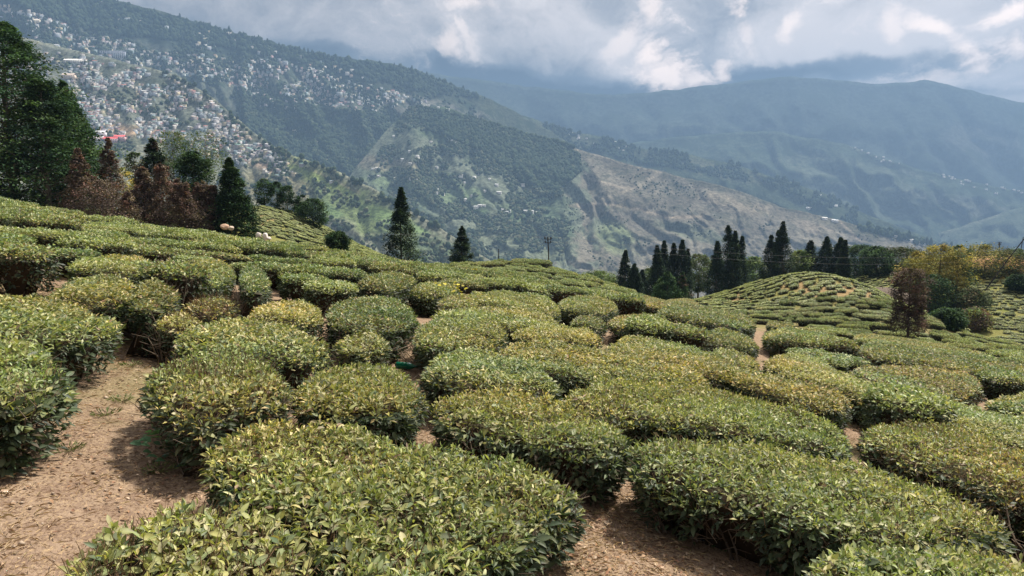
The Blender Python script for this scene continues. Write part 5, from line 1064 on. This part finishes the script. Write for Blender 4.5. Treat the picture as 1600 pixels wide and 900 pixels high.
for i_, (poly_, hill_, n_, lb_) in enumerate(([[(1470, 270), (1600, 292), (1640, 300), (1640, 312), (1560, 304), (1470, 285)], 'right', 34, 'specks of pale houses on the hazy ridge at the right edge'], [[(860, 200), (960, 222), (1010, 240), (960, 236), (860, 215)], 'mid', 14, 'specks of pale houses on the hazy ridge behind the wooded spur'], [[(1330, 225), (1370, 235), (1420, 262), (1380, 256)], 'right', 12, 'few pale houses high on the hazy ridge at right'])):
    P_ = np.array(poly_, float); g = Geo(); c_ = 0
    while c_ < n_:
        a_ = R.uniform(P_[:, 0].min(), P_[:, 0].max()); b_ = R.uniform(P_[:, 1].min(), P_[:, 1].max())
        if not inside(P_, np.array([a_]), np.array([b_]))[0]: continue
        c_ += 1; house_geo(g, R.uniform(8, 16), 9, R.uniform(3, 6), (.5, .48, .46), (.55, .55, .55), R.random() < .5, 0, on_hill(hill_, a_, b_), R.normal(0, .4), False)
    tag(obj('distant_houses', g.mesh('distant_houses', [M_HOUSE])), lb_, 'houses', kind='stuff')
# large institution with a white gridded front
def institution():
    p = on_hill('main', 177, 92); w_, d_, h_ = 96, 16, 30
    root = bpy.data.objects.new('institution_building', None); C.objects.link(root); root.location = p; root.rotation_euler = (0, 0, .05); tag(root, 'long grey institution with white gridded front standing out in the town', 'building')
    g = Geo(); box_geo(g, (0, 0, h_ / 2 - 4), (w_, d_, h_ + 8), (.30, .33, .40)); obj('wall', g.mesh('wall', [M_HOUSE]), root)
    g = Geo(); box_geo(g, (0, 0, h_ + .8), (w_ + 2, d_ + 2, 1.5), (.35, .37, .42)); obj('roof', g.mesh('roof', [M_HOUSE]), root)
    g1 = Geo(); box_geo(g1, (0, 0, 0), (3.0, .6, h_ - 3), (.75, .76, .80)); pm = g1.mesh('pier', [M_HOUSE]); g2 = Geo(); box_geo(g2, (0, 0, 0), (4.4, .3, 2.2), (.05, .06, .08)); wm = g2.mesh('window', [M_HOUSE])
    for i in range(12):
        if i in (4,): continue
        xx = -w_ / 2 + 4 + i * 8; obj('pier', pm, root, (xx, -d_ / 2 - .32, h_ / 2))
        for f in range(5): obj('window', wm, root, (xx + 3.9, -d_ / 2 - .16, 3.4 + f * 5.6))
institution()
def red_building():
    for (x, y, w_, wc, rc, lab) in ((172, 222, 42, (.62, .45, .45), (.75, .12, .12), 'red roofed building just above the forked dead conifer'), (188, 219, 26, (.60, .40, .40), (.72, .14, .14), 'second red roofed building right of the first'), (152, 221, 34, (.75, .68, .68), (.72, .62, .64), 'pinkish white building left of the red roofs'), (158, 212, 24, (.8, .76, .76), (.72, .72, .75), 'white building above the red roofs'), (118, 99, 60, (.78, .76, .70), (.8, .79, .76), 'long white roofed hall on the near town slope'), (55, 35, 40, (.78, .72, .60), (.74, .68, .58), 'large cream building at the top left of the town'), (108, 122, 34, (.70, .58, .46), (.60, .50, .42), 'tan stepped building near the edge of the huge conifer'), (355, 54, 44, (.55, .52, .46), (.60, .58, .54), 'long pale building high on the dark wooded crest')):
        hill = 'main' if (y < 60) else 'near'; p = on_hill(hill, x, y); g = Geo()
        root = bpy.data.objects.new('large_building', None); C.objects.link(root); root.location = p; tag(root, lab, 'building')
        box_geo(g, (0, 0, 2), (w_, 12, 12), wc); obj('wall', g.mesh('wall', [M_HOUSE]), root)
        g = Geo(); x0, y0, h = w_ / 2 + 1, 7, 8.02; g.add([(-x0, -y0, h), (x0, -y0, h), (x0, y0, h), (-x0, y0, h), (-x0, 0, h + 4.5), (x0, 0, h + 4.5)], [[0, 1, 5, 4], [2, 3, 4, 5]], rc); obj('roof', g.mesh('roof', [M_HOUSE]), root)
        gw = Geo(); box_geo(gw, (0, 0, 0), (2.2, .2, 1.6), (.05, .055, .07)); wm = gw.mesh('window', [M_HOUSE])
        for f in range(2):
            for i in range(int(w_ // 5)): obj('window', wm, root, (-w_ / 2 + 3 + i * 5, -6.12, 2 + f * 3.4))
red_building()

# ------------------------------------------------------------------ forests on the far slopes
def blob(seed, col, tall=1.):
    import bmesh
    bm = bmesh.new(); bmesh.ops.create_icosphere(bm, subdivisions=2, radius=.5); V = np.array([v.co for v in bm.verts]); Fs = np.array([[v.index for v in f.verts] for f in bm.faces]); bm.free()
    n = fbm(V[:, 0] * 4.5 + seed * 7, V[:, 1] * 4.5, V[:, 2] * 4.5, 3); V = V * (1 + .65 * n)[:, None]
    if tall > 1.3: V[:, :2] *= (np.clip(1.0 - (V[:, 2:3] + .5) * .75, .12, 1))
    V[:, 2] = (V[:, 2] + .35) * tall
    rng = np.random.default_rng(seed); return mesh('far_tree', V, Fs, [M_WOOD_FAR], np.array(col) * rng.uniform(.7, 1.3, (len(V), 1)))
FP = [blob(1, (.055, .080, .045)), blob(2, (.034, .054, .032)), blob(3, (.085, .105, .06)), blob(4, (.026, .042, .028), 1.6), blob(5, (.13, .14, .085)), blob(6, (.038, .058, .030), 1.2)]
def wood(name, hill, poly, n, size, thr, label, seed, kinds=(0, 1, 2, 3, 5), fq=.02):
    P = np.array(poly, float); lo_, hi_ = P.min(0), P.max(0); rng = np.random.default_rng(seed); x = rng.uniform(lo_[0], hi_[0], n * 4); y = rng.uniform(lo_[1], hi_[1], n * 4)
    k = inside(P, x, y) & (fbm(x * fq, y * fq * 1.7, seed, 4, .6) > thr); x, y = x[k][:n], y[k][:n]; pts = []
    for a, b in zip(x, y):
        p = on_hill(hill, a, b); s = size * rng.uniform(.6, 1.35); pts.append((p[0], p[1], p[2], (0, 0, rng.uniform(0, 6.28)), (s, s, s * rng.uniform(.8, 1.25)), int(rng.choice(kinds))))
    o = instancer(name, FP, pts); tag(o, label, 'wood', kind='stuff')
def crest_of(hill, x): px, V, row = HILLS[hill]; return np.interp(x, px, row[0])
def band(hill, x0, x1, up, dn, n=24):
    xs = np.linspace(x0, x1, n); cr = crest_of(hill, xs); return [(a, b + up) for a, b in zip(xs, cr)] + [(a, b + dn) for a, b in zip(xs[::-1], cr[::-1])]
wood('ridge_forest', 'main', [(0, -40), (160, 0), (330, 43), (500, 87), (640, 108), (760, 155), (690, 150), (560, 118), (400, 84), (300, 66), (180, 56), (60, 24), (0, -5)], 5200, 15, -.6, 'dark forest along the crest of the town ridge', 1, (0, 1, 3, 5, 1))
wood('town_trees', 'main', [(0, 20), (300, 70), (600, 120), (740, 165), (760, 240), (600, 300), (480, 300), (380, 200), (250, 110), (0, 60)], 4600, 12, -.12, 'trees among the houses of the town ridge', 2)
wood('gully_forest', 'main', [(380, 150), (480, 165), (600, 180), (620, 230), (560, 300), (480, 280), (420, 240), (370, 190)], 3200, 13, -.5, 'dark wood in the gully below the town', 3, (0, 1, 2, 5))
wood('hillside_trees', 'near', [(-40, 60), (270, 118), (400, 215), (520, 268), (700, 365), (780, 430), (560, 430), (380, 300), (200, 260), (100, 200), (-40, 150)], 3000, 8, .08, 'scattered trees on the near hillside', 4, (0, 1, 2, 4, 2, 4), .03)
wood('hillside_edge_trees', 'near', band('near', 250, 800, -1, 10), 900, 9, -.35, 'trees along the edge of the near hillside', 5, (0, 1, 2, 5))
wood('spur_forest', 'spur', [(640, 165), (760, 192), (900, 232), (905, 262), (880, 300), (890, 380), (860, 430), (560, 420), (540, 330), (590, 240)], 7600, 10, -.03, 'patchy wood over the green spur', 6, (0, 1, 2, 4, 2, 4, 0), .025)
wood('spur_crest_forest', 'spur', [(655, 168), (760, 190), (905, 230), (908, 268), (870, 300), (820, 290), (760, 240), (660, 200)], 3600, 13, -.5, 'dense dark wood along the spur crest', 7, (0, 1, 2, 5))
wood('bare_hill_scrub', 'spur', [(900, 240), (1200, 318), (1500, 396), (1500, 420), (900, 420), (880, 330)], 1100, 5.5, .26, 'dark scrub patches on the bare brown hill', 8, (0, 2, 4, 4))
wood('hamlet_trees', 'spur', [(1340, 352), (1400, 361), (1500, 391), (1490, 398), (1400, 374), (1340, 362)], 110, 17, -1, 'trees round the hamlet on the far bare ridge', 9, (0, 1, 3, 5), .05)
wood('wooded_ridge_forest', 'mid', band('mid', 850, 1340, -1, 26), 2600, 14, -.15, 'trees along the ridge behind the bare hill', 10, (0, 1, 3, 5), .03)

# ------------------------------------------------------------------ air
def build_haze():
    V = np.array([[x, y, z] for z in (-1010, 1330) for x, y in ((-5000, -600), (9000, -600), (9000, 7600), (-5000, 7600))], float)
    me = mesh('haze', V, np.array([[0, 3, 2, 1], [4, 5, 6, 7], [0, 1, 5, 4], [1, 2, 6, 5], [2, 3, 7, 6], [3, 0, 4, 7]]))
    m_ = bpy.data.materials.new('haze_air'); m_.use_nodes = True; N = NT(m_.node_tree); v = N.node('ShaderNodeVolumePrincipled'); o = N.node('ShaderNodeOutputMaterial')
    v.inputs['Color'].default_value = (.26, .405, .62, 1); v.inputs['Density'].default_value = HAZE; v.inputs['Anisotropy'].default_value = .25; N.l.new(v.outputs[0], o.inputs['Volume'])
    me.materials.append(m_); o = obj('haze', me); o.display_type = 'WIRE'; tag(o, kind='stuff', label='blue grey haze hanging in the valley air', cat='haze')
HAZE = 1.6e-4
build_haze()
bpy.context.view_layer.update()
